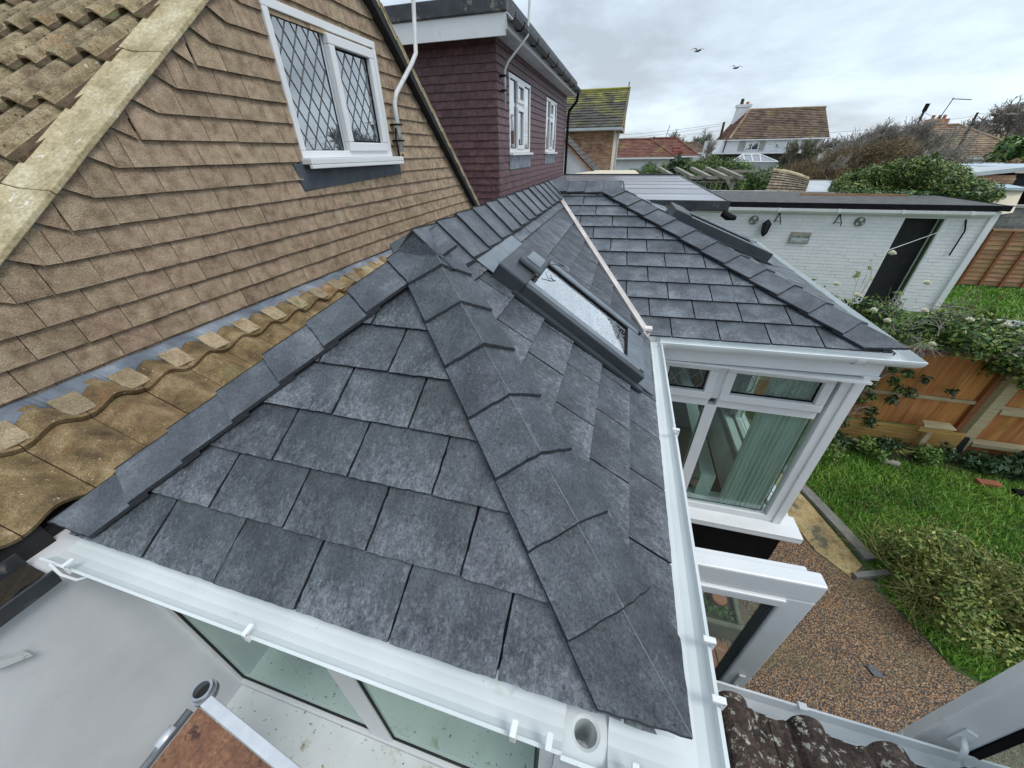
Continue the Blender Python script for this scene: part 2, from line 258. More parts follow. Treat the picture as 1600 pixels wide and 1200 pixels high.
# ------------------------------------------------------------------ builders
WM = {}
def rec(o): WM[o.name] = o.matrix_world.copy() if False else WM.get(o.name, Matrix())
def thing(name, label, cat, loc=(0, 0, 0), group=None):
    o = bpy.data.objects.new(name, None); C.objects.link(o); o.location = loc; o.empty_display_size = .1
    WM[o.name] = Matrix.Translation(loc); o['label'] = label; o['category'] = cat
    if group: o['group'] = group
    return o
def tag(o, label=None, cat=None, group=None, kind=None):
    if label: o['label'] = label
    if cat: o['category'] = cat
    if group: o['group'] = group
    if kind: o['kind'] = kind
    return o
def link(name, me, parent=None, mw=None, kind=None):
    o = bpy.data.objects.new(name, me); C.objects.link(o); mw = mw or Matrix()
    WM[o.name] = mw
    if parent is not None:
        o.parent = parent; o.matrix_basis = WM[parent.name].inverted() @ mw
    else: o.matrix_basis = mw
    if kind: o['kind'] = kind
    return o
class Fr:
    """a local frame: origin, u, v, n"""
    def __init__(s, O, U, V, N=None):
        s.O = Vector(O); s.U = Vector(U).normalized(); V = Vector(V); s.N = (s.U.cross(V).normalized() if N is None else Vector(N).normalized())
        s.V = s.N.cross(s.U).normalized() if N is None else V.normalized()
    def p(s, u, v, n=0): return s.O + s.U*u + s.V*v + s.N*n
    def mat(s, u=0, v=0, n=0):
        o = s.p(u, v, n)
        return Matrix(((s.U.x, s.V.x, s.N.x, o.x), (s.U.y, s.V.y, s.N.y, o.y), (s.U.z, s.V.z, s.N.z, o.z), (0, 0, 0, 1)))
WF = Fr((0, 0, 0), (1, 0, 0), (0, 1, 0))
class MB:
    def __init__(s): s.v = []; s.f = []; s.m = []; s.mi = 0
    def add(s, vs, fs):
        b = len(s.v); s.v += [tuple(x) for x in vs]; s.f += [tuple(i+b for i in f) for f in fs]; s.m += [s.mi]*len(fs)
    def box(s, F, u0, u1, v0, v1, n0, n1):
        P = [F.p(u, v, n) for n in (n0, n1) for v in (v0, v1) for u in (u0, u1)]
        s.add(P, [(0, 2, 3, 1), (4, 5, 7, 6), (0, 1, 5, 4), (2, 6, 7, 3), (0, 4, 6, 2), (1, 3, 7, 5)])
    def wbox(s, x0, x1, y0, y1, z0, z1): s.box(WF, x0, x1, y0, y1, z0, z1)
    def prism(s, top, off):
        """closed solid between polygon top (3d points) and the same polygon moved by off"""
        k = len(top); off = Vector(off); T = [Vector(p) for p in top]; B = [p+off for p in T]
        s.add(T+B, [tuple(range(k)), tuple(range(2*k-1, k-1, -1))] + [(i, i+k, (i+1) % k+k, (i+1) % k) for i in range(k)])
    def tube(s, pts, r, n=8, cap=True):
        pts = [Vector(p) for p in pts]; rs = r if isinstance(r, (list, tuple)) else [r]*len(pts); rings = []
        t0 = (pts[1]-pts[0]).normalized(); a = t0.orthogonal().normalized()
        for i, p in enumerate(pts):
            t = (pts[min(i+1, len(pts)-1)]-pts[max(i-1, 0)]).normalized(); a = (a - t*a.dot(t)).normalized(); b = t.cross(a)
            rings.append([p + (a*math.cos(2*math.pi*k/n) + b*math.sin(2*math.pi*k/n))*rs[i] for k in range(n)])
        vs = [q for g in rings for q in g]; fs = []
        for i in range(len(pts)-1):
            for k in range(n): fs.append((i*n+k, i*n+(k+1) % n, (i+1)*n+(k+1) % n, (i+1)*n+k))
        if cap: fs.append(tuple(range(n-1, -1, -1))); fs.append(tuple((len(pts)-1)*n+k for k in range(n)))
        s.add(vs, fs)
    def quad(s, *p): s.add(p, [tuple(range(len(p)))])
    def mesh(s, name, mats, smooth=False):
        me = bpy.data.meshes.new(name); me.from_pydata([tuple(x) for x in s.v], [], s.f)
        for m in (mats if isinstance(mats, (list, tuple)) else [mats]): me.materials.append(MATS[m])
        if isinstance(mats, (list, tuple)): me.polygons.foreach_set('material_index', s.m)
        if smooth: me.polygons.foreach_set('use_smooth', [True]*len(me.polygons))
        me.update(); return me
    def build(s, name, mats, parent=None, kind=None, smooth=False, bevel=0):
        o = link(name, s.mesh(name, mats, smooth), parent, kind=kind)
        if bevel:
            b = o.modifiers.new('b', 'BEVEL'); b.width = bevel; b.segments = 2; b.limit_method = 'ANGLE'
        return o
def clip(poly, a, b, c):
    """keep the part of a 2d polygon where a*u+b*v+c >= 0"""
    out = []
    for i in range(len(poly)):
        p, q = poly[i], poly[(i+1) % len(poly)]; dp = a*p[0]+b*p[1]+c; dq = a*q[0]+b*q[1]+c
        if dp >= 0: out.append(p)
        if (dp >= 0) != (dq >= 0):
            t = dp/(dp-dq); out.append((p[0]+(q[0]-p[0])*t, p[1]+(q[1]-p[1])*t))
    return out
def edge(p, q, flip=1):
    """half plane to the left of p->q"""
    a, b = -(q[1]-p[1]), (q[0]-p[0]); return (a*flip, b*flip, -(a*p[0]+b*p[1])*flip)
def clipall(poly, edges):
    for e in edges:
        poly = clip(poly, *e)
        if len(poly) < 3: return []
    return poly
def area(p): return abs(sum(p[i][0]*p[(i+1) % len(p)][1]-p[(i+1) % len(p)][0]*p[i][1] for i in range(len(p))))/2
TILE_CACHE = {}
def tile(name, F, poly, vlow, vlen, thick, lift, material, parent, jag=0, key=None, n0=0., bow=0., to=None):
    """one tile lying on frame F: polygon (u,v); the surface is lifted at its lower edge (vlow) by lift and sinks to 0 after vlen"""
    u0 = min(p[0] for p in poly); v0 = min(p[1] for p in poly)
    me = TILE_CACHE.get(key) if key else None
    if me is None or to is not None:
        P = []
        k = len(poly)
        for i in range(k):
            p, q = poly[i], poly[(i+1) % k]; P.append((p[0], p[1], 0))
            L = math.hypot(q[0]-p[0], q[1]-p[1])
            if jag and L > .06:
                nseg = max(2, int(L/.022)); w = (p[1]+q[1])/2 < v0+vlen*.6
                nx, ny = -(q[1]-p[1])/L, (q[0]-p[0])/L
                for j in range(1, nseg):
                    t = j/nseg; a = random.uniform(-jag, jag)*(.6 if w else .18)
                    P.append((p[0]+(q[0]-p[0])*t+nx*a, p[1]+(q[1]-p[1])*t+ny*a, 0))
        def top(u, v): return n0 + thick + lift*max(0, 1-(v-vlow)/vlen)
        T = [(u-u0, v-v0, top(u, v)) for u, v, _ in P]
        ch = .003 if jag else 0
        B = [(x, y, z-thick-(0 if jag == 0 else random.uniform(0, .002))) for x, y, z in T]
        k = len(T); fs = [tuple(range(k))] + [(i, i+k, (i+1) % k+k, (i+1) % k) for i in range(k)]
        if to is not None:
            to.add([F.p(x+u0, y+v0, z) for x, y, z in T+B], fs); return None
        me = bpy.data.meshes.new(name); me.from_pydata(T+B, [], fs); me.materials.append(MATS[material])
        if material.startswith('slate'):
            me.materials.append(MATS['slate_edge_shade']); me.polygons.foreach_set('material_index', [0]+[1]*(len(fs)-1))
        me.update()
        if key: TILE_CACHE[key] = me
    return link(name, me, parent, F.mat(u0, v0))

def tile_field(F, region, holes, gauge, width, rows, thick, lift, material, parent, name='tile', jag=0, off=0., joint=.004, variants=4,
               limit=None, rank=None, stuff_name=None, urange=None, v0=0., gap_rows=None, skew=.0, rnd_lift=.0, stagger=.5, rowoffs=None):
    """cover a convex region of frame F with courses of tiles; region = list of half planes; holes = (u0,u1,v0,v1) boxes"""
    tiles = []
    for r in range(rows):
        vl = v0 + r*gauge; vh = vl + gauge*1.35
        o = off + (stagger*width if r % 2 else 0) if rowoffs is None else rowoffs[r % len(rowoffs)]
        k0 = int(math.floor((urange[0]-o)/width)); k1 = int(math.ceil((urange[1]-o)/width))
        for k in range(k0, k1):
            a, b = o+k*width+joint/2, o+(k+1)*width-joint/2
            spans = [(a, b)]
            for (h0, h1, g0, g1) in holes:
                if vl+gauge*.6 > g0 and vl+gauge*.45 < g1:
                    ns = []
                    for s in spans:
                        if s[1] <= h0 or s[0] >= h1: ns.append(s)
                        else:
                            if s[0] < h0-.01: ns.append((s[0], h0))
                            if s[1] > h1+.01: ns.append((h1, s[1]))
                    spans = ns
            for (sa, sb) in spans:
                sk = random.uniform(-skew, skew)
                poly = [(sa, vl+sk), (sb, vl-sk), (sb, vh), (sa, vh)]
                pc = clipall(poly, region)
                if len(pc) < 3 or area(pc) < .0006: continue
                full = (abs(area(pc)-area(poly)) < 1e-7) and abs(sb-sa-(width-joint)) < 1e-6
                tiles.append((pc, vl, full))
    idx = list(range(len(tiles)))
    if limit is not None and len(tiles) > limit:
        def cen(t): return F.p(sum(p[0] for p in t[0])/len(t[0]), sum(p[1] for p in t[0])/len(t[0]))
        idx.sort(key=lambda i: (rank(cen(tiles[i])) if rank else cen(tiles[i]).length))
    single = set(idx[:limit] if limit is not None else idx); mb = MB()
    for i, (pc, vl, full) in enumerate(tiles):
        l = lift + random.uniform(-rnd_lift, rnd_lift)
        if i in single:
            key = (name, material, round(width, 3), random.randrange(variants)) if full else None
            tile(name, F, pc, vl, gauge*1.35, thick, l, material, parent, jag, key)
        else: tile(name, F, pc, vl, gauge*1.35, thick, l, material, parent, 0, None, to=mb)
    if mb.f: link(stuff_name or name, mb.mesh(name, material), parent, kind='stuff')

def sweep(mb, path, prof, closed=False):
    """sweep profile [(out, up)] along a horizontal polyline; outward is to the right of travel; mitred corners"""
    path = [Vector(p) for p in path]; rings = []
    for i, p in enumerate(path):
        d0 = (path[i]-path[i-1]) if i else (path[1]-path[0]); d1 = (path[i+1]-path[i]) if i < len(path)-1 else d0
        d0 = Vector((d0.x, d0.y, 0)).normalized(); d1 = Vector((d1.x, d1.y, 0)).normalized()
        n0 = Vector((d0.y, -d0.x, 0)); n1 = Vector((d1.y, -d1.x, 0)); b = (n0+n1); b = b/(b.dot(n0)) if b.length > 1e-6 else n0
        rings.append([p + b*a + Vector((0, 0, z)) for a, z in prof])
    k = len(prof); vs = [q for g in rings for q in g]; fs = []
    for i in range(len(path)-1):
        for j in range(k-1 if not closed else k): fs.append((i*k+j, (i+1)*k+j, (i+1)*k+(j+1) % k, i*k+(j+1) % k))
    mb.add(vs, fs)

def window(parent, F, u0, u1, v0, v1, depth, lights, fw=.05, glassm='glass_upper', lead=None, name='window', sill=None, fm='white', label=None, came='lead_dark', back=None):
    """a framed window: lights = (u0,u1,v0,v1,opening,leaded)"""
    fr = MB()
    fr.box(F, u0, u1, v0, v0+fw, -depth, 0); fr.box(F, u0, u1, v1-fw, v1, -depth, 0)
    fr.box(F, u0, u0+fw, v0+fw, v1-fw, -depth, 0); fr.box(F, u1-fw, u1, v0+fw, v1-fw, -depth, 0)
    us = sorted(set([l[0] for l in lights]+[l[1] for l in lights])); 
    # mullions and transoms between neighbouring lights
    done = set()
    for a in lights:
        for b in lights:
            if abs(a[2]-b[2]) < .02 and abs(a[3]-b[3]) < .02 and a[1] < b[0] < a[1]+.12:
                k = ('m', a[1], a[2])
                if k not in done: done.add(k); fr.box(F, a[1]-.001, b[0]+.001, a[2]-.012, a[3]+.012, -depth*.9, -.003)
            if abs(a[0]-b[0]) < .02 and a[3] < b[2] < a[3]+.12:
                k = ('t', a[0], a[3])
                if k not in done: done.add(k); fr.box(F, a[0]-.012, a[1]+.012, a[3]-.001, b[2]+.001, -depth*.88, -.005)
    w = fr.build(name, fm, parent, bevel=.004)
    if label: w['label'] = label
    for (a, b, c, d, op, ld) in lights:
        e = .045 if op else .0
        if op:
            s = MB(); ov = .014; n1 = .018
            s.box(F, a-ov, b+ov, c-ov, c+e, -.03, n1); s.box(F, a-ov, b+ov, d-e, d+ov, -.03, n1)
            s.box(F, a-ov, a+e, c+e, d-e, -.03, n1); s.box(F, b-e, b+ov, c+e, d-e, -.03, n1)
            s.build('sash', fm, w, bevel=.006)
        bd = MB(); g = .012 if op else .006
        bd.box(F, a+e, b-e, c+e, c+e+g, -.0198, -.015); bd.box(F, a+e, b-e, d-e-g, d-e, -.0198, -.015)
        bd.box(F, a+e, a+e+g, c+e+g, d-e-g, -.0198, -.015); bd.box(F, b-e-g, b-e, c+e+g, d-e-g, -.0198, -.015)
        bd.build('gasket', 'black' if op or ld else 'room_dark', w)
        p = MB(); p.box(F, a+e+.001, b-e-.001, c+e+.001, d-e-.001, -.026, -.020); p.build('pane', glassm, w)
        if ld:
            m = MB(); W, H = b-a-2*e, d-c-2*e; sx, sy = ld; t = .0024
            ua, va = a+e, c+e
            def seg(p, q):
                P = [p, q]; dx, dy = q[0]-p[0], q[1]-p[1]; L = math.hypot(dx, dy)
                if L < .01: return
                nx, ny = -dy/L*t, dx/L*t
                m.prism([F.p(p[0]+nx, p[1]+ny, -.016), F.p(p[0]-nx, p[1]-ny, -.016), F.p(q[0]-nx, q[1]-ny, -.016), F.p(q[0]+nx, q[1]+ny, -.016)], -F.N*.003)
            kk = int(W/sx+H/sy)+2
            for k in range(-kk, kk):
                for sg in (1, -1):
                    # line v = sg*(sy/sx)*(u - k*sx)
                    sl = sg*sy/sx; pts = []
                    c0 = -sl*k*sx
                    for uu in (0, W):
                        vv = sl*uu+c0
                        if 0 <= vv <= H: pts.append((uu, vv))
                    for vv in (0, H):
                        uu = (vv-c0)/sl
                        if 0 < uu < W: pts.append((uu, vv))
                    if len(pts) >= 2:
                        pts.sort(); seg((ua+pts[0][0], va+pts[0][1]), (ua+pts[-1][0], va+pts[-1][1]))
            m.build('leading', came, w)
    if back:
        m = MB(); m.box(F, u0+fw, u1-fw, v0+fw, v1-fw, -back-.003, -back); m.build('blind', 'net', w)
    return w

# ================================================================== SETTING: ground
def sheet(name, pts, z, material, kind='structure'):
    m = MB(); m.quad(*[(x, y, z) for x, y in pts]); return m.build(name, material, kind=kind)
sheet('ground', [(-900, -900), (900, -900), (900, 900), (-900, 900)], -3.31, 'far_ground')
m = MB()
for q in ([(-3, -4), (2.85, -4), (2.85, 1.95), (-3, 1.95)], [(2.85, -4), (6, -4), (6, 1.4), (3.3, 1.75), (2.85, 1.95)], [(-3, 1.95), (2.85, 1.95), (2.62, 2.5), (-3, 2.5)], [(-3, 2.5), (2.62, 2.5), (2.3, 3.5), (2.0, 4.85), (-3, 4.85)]): m.quad(*[(x, y, -3.300) for x, y in q])
m.build('patio', 'pebble', kind='structure')
sheet('lawn', [(2.85, 1.95), (3.3, 1.75), (6, 1.4), (12, 1.4), (12, 4.86), (2.0, 4.86)], -3.303, 'lawn_base')
sheet('far_lawn', [(1.0, 4.95), (14, 4.95), (14, 20), (1.0, 20)], -3.306, 'lawn_base')
m = MB(); m.prism([(1.95, 4.2, -3.285), (2.08, 3.3, -3.285), (2.24, 2.78, -3.285), (2.44, 2.56, -3.285), (2.60, 2.72, -3.285), (2.41, 3.4, -3.285), (2.12, 4.2, -3.285)], (0, 0, -.05))
m.build('path', 'slab_yellow', kind='structure', bevel=.006)
def edging():
    P = [Vector((2.14, 4.2, 0)), Vector((2.435, 3.4, 0)), Vector((2.64, 2.78, 0)), Vector((2.76, 2.66, 0))]
    t = thing('path_edging', 'grey concrete edging boards between yellow slab path and lawn', 'edging', (2.4, 3.4, -3.3))
    for a, b in zip(P[:2], P[1:3]):
        m = MB(); d = (b-a).normalized(); n = Vector((d.y, -d.x, 0))*-1; n = Vector((-d.y, d.x, 0))
        q = [a, b, b+n*.11, a+n*.11]; m.prism([(p.x, p.y, -3.26) for p in q], (0, 0, -.06)); m.build('edging_board', 'edging', t, bevel=.004)
    a, b = Vector((2.47, 2.545, 0)), Vector((2.78, 2.66, 0)); d = (b-a).normalized(); n = Vector((-d.y, d.x, 0))
    m = MB(); m.prism([(p.x, p.y, -3.25) for p in (a, b, b+n*.05, a+n*.05)], (0, 0, -.06)); m.build('edging_board', 'edging', t, bevel=.004)
edging()
def hills():
    m = MB(); n = 60
    for base, dist, hgt, x0, x1, seed in ((-3.3, 600, 10.5, -500, 900, 1.0),):
        vs = []; fs = []
        for i in range(n+1):
            x = x0+(x1-x0)*i/n; h = hgt*(.55+.45*math.sin(i*.21+seed)*math.sin(i*.083+2)) + 1.0*math.sin(i*.9)
            vs += [(x, dist-160, base), (x, dist, h), (x, dist+200, base)]
        for i in range(n):
            for j in range(2): a = i*3+j; fs.append((a, a+3, a+4, a+1))
        m.add(vs, fs)
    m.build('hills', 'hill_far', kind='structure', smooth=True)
    m = MB(); vs = []; fs = []
    for i in range(n+1):
        x = -100+330*i/n; h = .9+1.8*(.5+.5*math.sin(i*.26+.6))*min(1, i/12) + .35*math.sin(i*1.1)
        vs += [(x, 150, -3.3), (x, 240, h), (x, 300, -3.3)]
    for i in range(n):
        for j in range(2): a = i*3+j; fs.append((a, a+3, a+4, a+1))
    m.add(vs, fs); m.build('low_hill', 'hill', kind='structure', smooth=True)
hills()

# ================================================================== THE GARDEN ROOM with its slate roof
ext = thing('garden_room', 'white framed garden room extension with new dark slate tiled hipped roof', 'extension', (-.6, 1.6, -3.3))
A, B = Vector((-1.62, .332, -1.036)), Vector((.248, .332, -1.036)); P1 = Vector((-.76, 1.40, -.335)); J = Vector((-.76, 4.3, -.335))
VB = Vector((.250, 2.345, -1.036)); D = Vector((1.66, 2.42, -1.028)); K = Vector((-.15, 4.3, -.335)); EB = Vector((1.66, 6.0, -1.028)); WB = Vector((-1.2, 5.9, -1.028))
def slope(O, E, T):
    U = (E-O).normalized(); N = U.cross(T-O).normalized(); V = N.cross(U)
    f = Fr(O, U, V); f.N = N; f.V = V; return f
def to2(F, p): d = Vector(p)-F.O; return (d.dot(F.U), d.dot(F.V))
F_front, F_right, F_bay, F_east = slope(A, B, P1), slope(B, VB, J), slope(VB, D, K), slope(D, EB, K)
F_left = slope(Vector((-1.62, 4.3, -1.028)), A, P1); F_back = slope(EB, WB, K)
def region(F, pts):
    q = [to2(F, p) for p in pts]; return [edge(q[i], q[(i+1) % len(q)]) for i in range(len(q))]
def expand(e, d): a, b, c = e; L = math.hypot(a, b); return (a, b, c+d*L)
R_front = region(F_front, [A, B, P1]); R_right = region(F_right, [B, VB, J, P1]); R_bay = region(F_bay, [VB, D, K, J]); R_east = region(F_east, [D, EB, K])
R_left = region(F_left, [Vector((-1.62, 4.3, -1.028)), A, P1, J])
R_back = region(F_back, [EB, WB, Vector((-.76, 4.3, -.28)), K])
def deck(F, pts):
    m = MB(); m.prism([p-F.N*.001 for p in pts], -F.N*.012); m.build('roof_deck', 'felt', ext)
    m = MB(); m.prism([p-F.N*.05 for p in pts], -F.N*.02); m.build('ceiling', 'room_wall', ext)
for F, P in ((F_front, [A, B, P1]), (F_right, [B, VB, J, P1]), (F_bay, [VB, D, K, J]), (F_east, [D, EB, K]), (F_left, [Vector((-1.62, 4.3, -1.028)), A, P1, J]), (F_back, [EB, WB, J, K])): deck(F, P)
def eaves(R, i=0, d=.014):
    R = list(R); R[i] = expand(R[i], d); return R
for R_, i_ in ((R_front, 1), (R_front, 2), (R_right, 3), (R_bay, 1), (R_east, 2)): R_[i_] = expand(R_[i_], -.035)
tile_field(F_front, eaves(R_front), [], .18, .282, 7, .013, .016, 'slate', ext, 'slate', jag=.0026, off=.073, joint=.007, v0=-.014, urange=(0, 1.9), rnd_lift=.002, variants=6, skew=.002)
RR = eaves(R_right); RR[1] = expand(RR[1], -.045)
tile_field(F_right, RR, [], .17, .282, 8, .013, .015, 'slate', ext, 'slate', jag=.002, joint=.006, v0=-.02, urange=(0, 4.0), rowoffs=[.09, 0., .15, .03], rnd_lift=.002, variants=6)
RB = eaves(R_bay); RB[3] = expand(RB[3], -.02)
tile_field(F_bay, RB, [], .194, .29, 11, .011, .015, 'slate_smooth', ext, 'slate', jag=.0015, joint=.008, v0=-.02, urange=(-1.2, 1.5), rowoffs=[.163, .03], rnd_lift=.0015, variants=6)
tile_field(F_east, eaves(R_east), [], .19, .285, 11, .011, .015, 'slate_smooth', ext, 'slate', jag=.0015, joint=.007, v0=-.02, urange=(0, 3.8), rnd_lift=.0015, limit=70)
tile_field(F_left, eaves(R_left), [], .18, .282, 8, .011, .015, 'slate', ext, 'slate', v0=-.02, urange=(0, 4.1), limit=0, stuff_name='left_slope_slates')
tile_field(F_back, eaves(R_back), [], .18, .282, 10, .011, .015, 'slate', ext, 'slate', v0=-.02, urange=(0, 3), limit=0, stuff_name='back_slope_slates')

def cap(FL, FR, a, b, s0, s1, W, material, name, hc=.049, ho=.040, lift=.014, clips=(None, None), overlap=.06, jag=.002, seam=True):
    """one angled hip or ridge tile astride the line a->b from s0 to s1 (metres)"""
    d = (b-a).normalized(); m = MB(); L = s1-s0+overlap
    for F, cl in ((FL, clips[0]), (FR, clips[1])):
        if F is None: continue
        a2 = Vector(to2(F, a)); b2 = Vector(to2(F, b)); dd = (b2-a2).normalized()
        w = Vector((-dd.y, dd.x))
        # make w point into the slope
        mid = (a2+b2)/2; test = mid+w*.1; other = Vector(to2(F, F.O+F.U*.0)) 
        c = F.centre
        if (Vector(c)-mid).dot(w) < 0: w = -w
        e = s1+overlap
        poly = [tuple(a2+dd*s0), tuple(a2+dd*s0+w*W), tuple(a2+dd*e+w*W), tuple(a2+dd*e)]
        if cl: poly = clipall(poly, cl) if (edge(poly[0], poly[1]),) else poly
        if len(poly) < 3: continue
        P = []
        for i in range(len(poly)):
            p, q = poly[i], poly[(i+1) % len(poly)]; P.append(p); LL = math.hypot(q[0]-p[0], q[1]-p[1])
            qm = ((p[0]+q[0])/2, (p[1]+q[1])/2); dist = abs((Vector(qm)-a2).dot(w))
            if jag and LL > .05 and dist > .005:
                ns = int(LL/.02)
                for j in range(1, ns):
                    t = j/ns; r = random.uniform(-jag, jag); P.append((p[0]+(q[0]-p[0])*t + dd.x*r, p[1]+(q[1]-p[1])*t + dd.y*r))
        T = []; Bt = []
        for p in P:
            rel = Vector(p)-a2; dist = max(0, rel.dot(w))/W; s = rel.dot(dd)
            h = hc+(ho-hc)*dist + lift*max(0, 1-(s-s0)/L)
            q = F.p(p[0], p[1], 0)+Vector((0, 0, h/max(.5, F.N.z))); T.append(q); Bt.append(q-Vector((0, 0, .013)))
        k = len(T)
        m.mi = 0; m.add(T+Bt, [tuple(range(k))]); m.mi = 1; n0_ = len(m.v)-2*k
        for i in range(k): m.f.append((n0_+i, n0_+i+k, n0_+(i+1) % k+k, n0_+(i+1) % k)); m.m.append(1)
        crest = [q for q, p in zip(T, P) if abs((Vector(p)-a2).dot(w)) < .002]
    if seam and len(crest) > 1:
        c0, c1 = crest[0], crest[-1]
        if (c1-c0).length > .02: m.mi = 2; m.tube([c0+Vector((0, 0, .0)), c1+Vector((0, 0, .0))], .0014, 5)
    if seam:
        m.mi = 0
    o = m.build(name, [material, 'slate_edge_shade', 'slate_seam'], ext)
    return o
for F, P in ((F_front, [A, B, P1]), (F_right, [B, VB, J, P1]), (F_bay, [VB, D, K, J]), (F_east, [D, EB, K]), (F_left, [A, P1, J]), (F_back, [EB, WB, K])):
    q = [to2(F, p) for p in P]; F.centre = (sum(x[0] for x in q)/len(q), sum(x[1] for x in q)/len(q))
def run(FL, FR, a, b, n, W, material, name, clips=(None, None), g=None, start=0., **k):
    L = (b-a).length; g = g or L/n
    for i in range(n):
        s0 = start+i*g if i else start-.10
        cap(FL, FR, a, b, s0, start+(i+1)*g, W, material, name, clips=clips, hc=.049+random.uniform(-.002, .002), **k)
eF, eR, eB, eE, eL = (expand(R_front[0], .03),), (expand(R_right[0], .03),), (expand(R_bay[0], .03),), (expand(R_east[0], .03),), (expand(R_left[0], .03),)
run(F_right, F_front, B, P1, 8, .142, 'slate', 'hip_tile', clips=(eR, eF))
run(F_left, F_front, A, P1, 8, .135, 'slate_smooth', 'hip_tile', clips=(eL, eF))
run(F_bay, F_east, D, K, 12, .165, 'slate_smooth', 'hip_tile', clips=(eB, eE))
# valley trough
def valley():
    d = (J-VB).normalized(); m = MB()
    L = (J-VB).length
    wr = (F_right.N.cross(d)).normalized(); wb = (F_bay.N.cross(d)).normalized()
    if wr.dot(Vector((-1, -1, 0))) < 0: wr = -wr
    if wb.dot(Vector((1, 1, 0))) < 0: wb = -wb
    w1, w2 = .044, .016; up = Vector((0, 0, .047)); a = VB - d*.03; b = VB+d*(L-.12)
    m.prism([a+wr*w1+up, a+up*.6, b+up*.6, b+wr*w1+up], (0, 0, -.03)); m.prism([a+up*.6, a+wb*w2+up, b+wb*w2+up, b+up*.6], (0, 0, -.02))
    m.build('valley_trough', 'valley', ext)
valley()
# ridge tiles
RA = P1 + Vector((0, -.09, 0))
def ridge(FL, FR, a, b, n, W, first=True):
    L = (b-a).length; g = L/n
    for i in range(n): cap(FL, FR, a, b, i*g, (i+1)*g, W, 'slate_smooth', 'ridge_tile', hc=.066+random.uniform(-.002, .002), ho=.040, lift=.012, overlap=.04)
ridge(F_left, F_right, RA, J, 14, .19)
F_bay2 = F_bay; ridge(F_back, F_bay, K+Vector((.10, 0, 0)), J, 4, .17)
# closed end of the ridge above the front hip
m = MB(); top = RA+Vector((0, .004, .082)); c34 = math.cos(math.atan2(.72, 1.04)); s34 = math.sin(math.atan2(.72, 1.04))
for sg in (1,):
    l = top+Vector((-.165, -.015, -.135)); r = top+Vector((.165, -.015, -.122)); t2 = top+Vector((0, .03, -.004))
    m.prism([top, r, l], (0, .02, 0))
m.build('ridge_end', 'slate', ext)
# bay ridge end apron
m = MB(); k2 = K+Vector((.10, 0, 0)); m.prism([k2+Vector((0, 0, .08)), k2+Vector((.03, .12, -.03)), k2+Vector((.03, -.12, -.03))], (.015, 0, 0)); m.build('ridge_end', 'slate_smooth', ext)

# ---------------- gutters, fascias
GP = [(.004, -.030), (.004, -.050), (.012, -.078), (.03, -.095), (.052, -.098), (.072, -.088), (.086, -.066), (.090, -.034), (.097, -.032), (.094, -.068), (.078, -.096), (.054, -.107), (.028, -.104), (.003, -.085), (-.004, -.050), (-.004, -.030)]
def gutter(path, name='gutter', material='gutter_white', parent=ext, prof=GP, dz=0.):
    m = MB(); sweep(m, [Vector(p)+Vector((0, 0, dz)) for p in path], prof, closed=True)
    return m.build(name, material, parent, smooth=False)
gl, gc, gv, gd, ge = (-1.60, .334, -1.030), (.247, .334, -1.030), (.247, 2.36, -1.030), (1.672, 2.432, -1.012), (1.672, 6.0, -1.012)
# travel so that outward is to the right: front run goes left->right (outward = -Y)
GPF = [(a*(.78) , z*.55+.0) for a, z in GP]
GPF = [(a*1.12, z*.50+.006) for a, z in GP]
gutter([gl, (.028, gl[1], gl[2])], prof=GPF); gutter([(.122, gc[1], gc[2]), gc, gv], prof=GPF)
def outlet():
    m = MB(); n = 32; cx, cy, r = .075, .284, .025; zb = gl[2]-.045; hx, y0, y1 = .0485, .2245, .336; T = []; I = []
    for k in range(n):
        a = 2*math.pi*k/n; c, s = math.cos(a), math.sin(a); t = min(hx/abs(c) if abs(c) > 1e-6 else 9, ((y1-cy)/s if s > 1e-6 else 9), ((cy-y0)/-s if s < -1e-6 else 9))
        T.append((cx+c*t, cy+s*t, zb+.018*max(0, (abs(c*t)-.03)/.02)*0)); I.append((cx+c*r, cy+s*r, zb-.004))
    M2 = [(cx+math.cos(2*math.pi*k/n)*(r+.007), cy+math.sin(2*math.pi*k/n)*(r+.007), zb+.001) for k in range(n)]
    L = [(cx+math.cos(2*math.pi*k/n)*r, cy+math.sin(2*math.pi*k/n)*r, zb-.16) for k in range(n)]
    m.add(T+M2+I+L, [(j*n+k, j*n+(k+1) % n, (j+1)*n+(k+1) % n, (j+1)*n+k) for j in range(3) for k in range(n)])
    m.wbox(cx-hx, cx+hx, y0-.003, y0+.001, zb-.003, gl[2]-.008); m.wbox(cx-hx, cx+hx, y1-.001, y1+.003, zb-.003, gl[2]-.012)
    m.wbox(cx-hx, cx+hx, y0-.006, y0+.002, gl[2]-.010, gl[2]-.005)
    m.build('gutter_outlet', 'gutter_white', ext, smooth=False)
outlet()
# corner angle: flat-bottomed box joining the two runs
if False: m.wbox(.262, .352, .226, .316, -1.078, -1.068); m.wbox(.262, .352, .2235, .2275, -1.068, -1.020); m.wbox(.350, .354, .2235, .316, -1.068, -1.020); m.build('gutter_angle', 'gutter_white', ext)
HR = [(.052+.050*math.cos(math.pi+math.pi*i/16), -.030-.058*math.sin(math.pi*i/16)) for i in range(17)] + [(.097, -.028)] + [(.052+.044*math.cos(2*math.pi-math.pi*i/16), -.030-.052*math.sin(math.pi*i/16)) for i in range(17)]
gutter([(.33, 2.352, -1.0), (gd[0], gd[1], -1.0), (ge[0], ge[1], -1.0)], prof=HR)
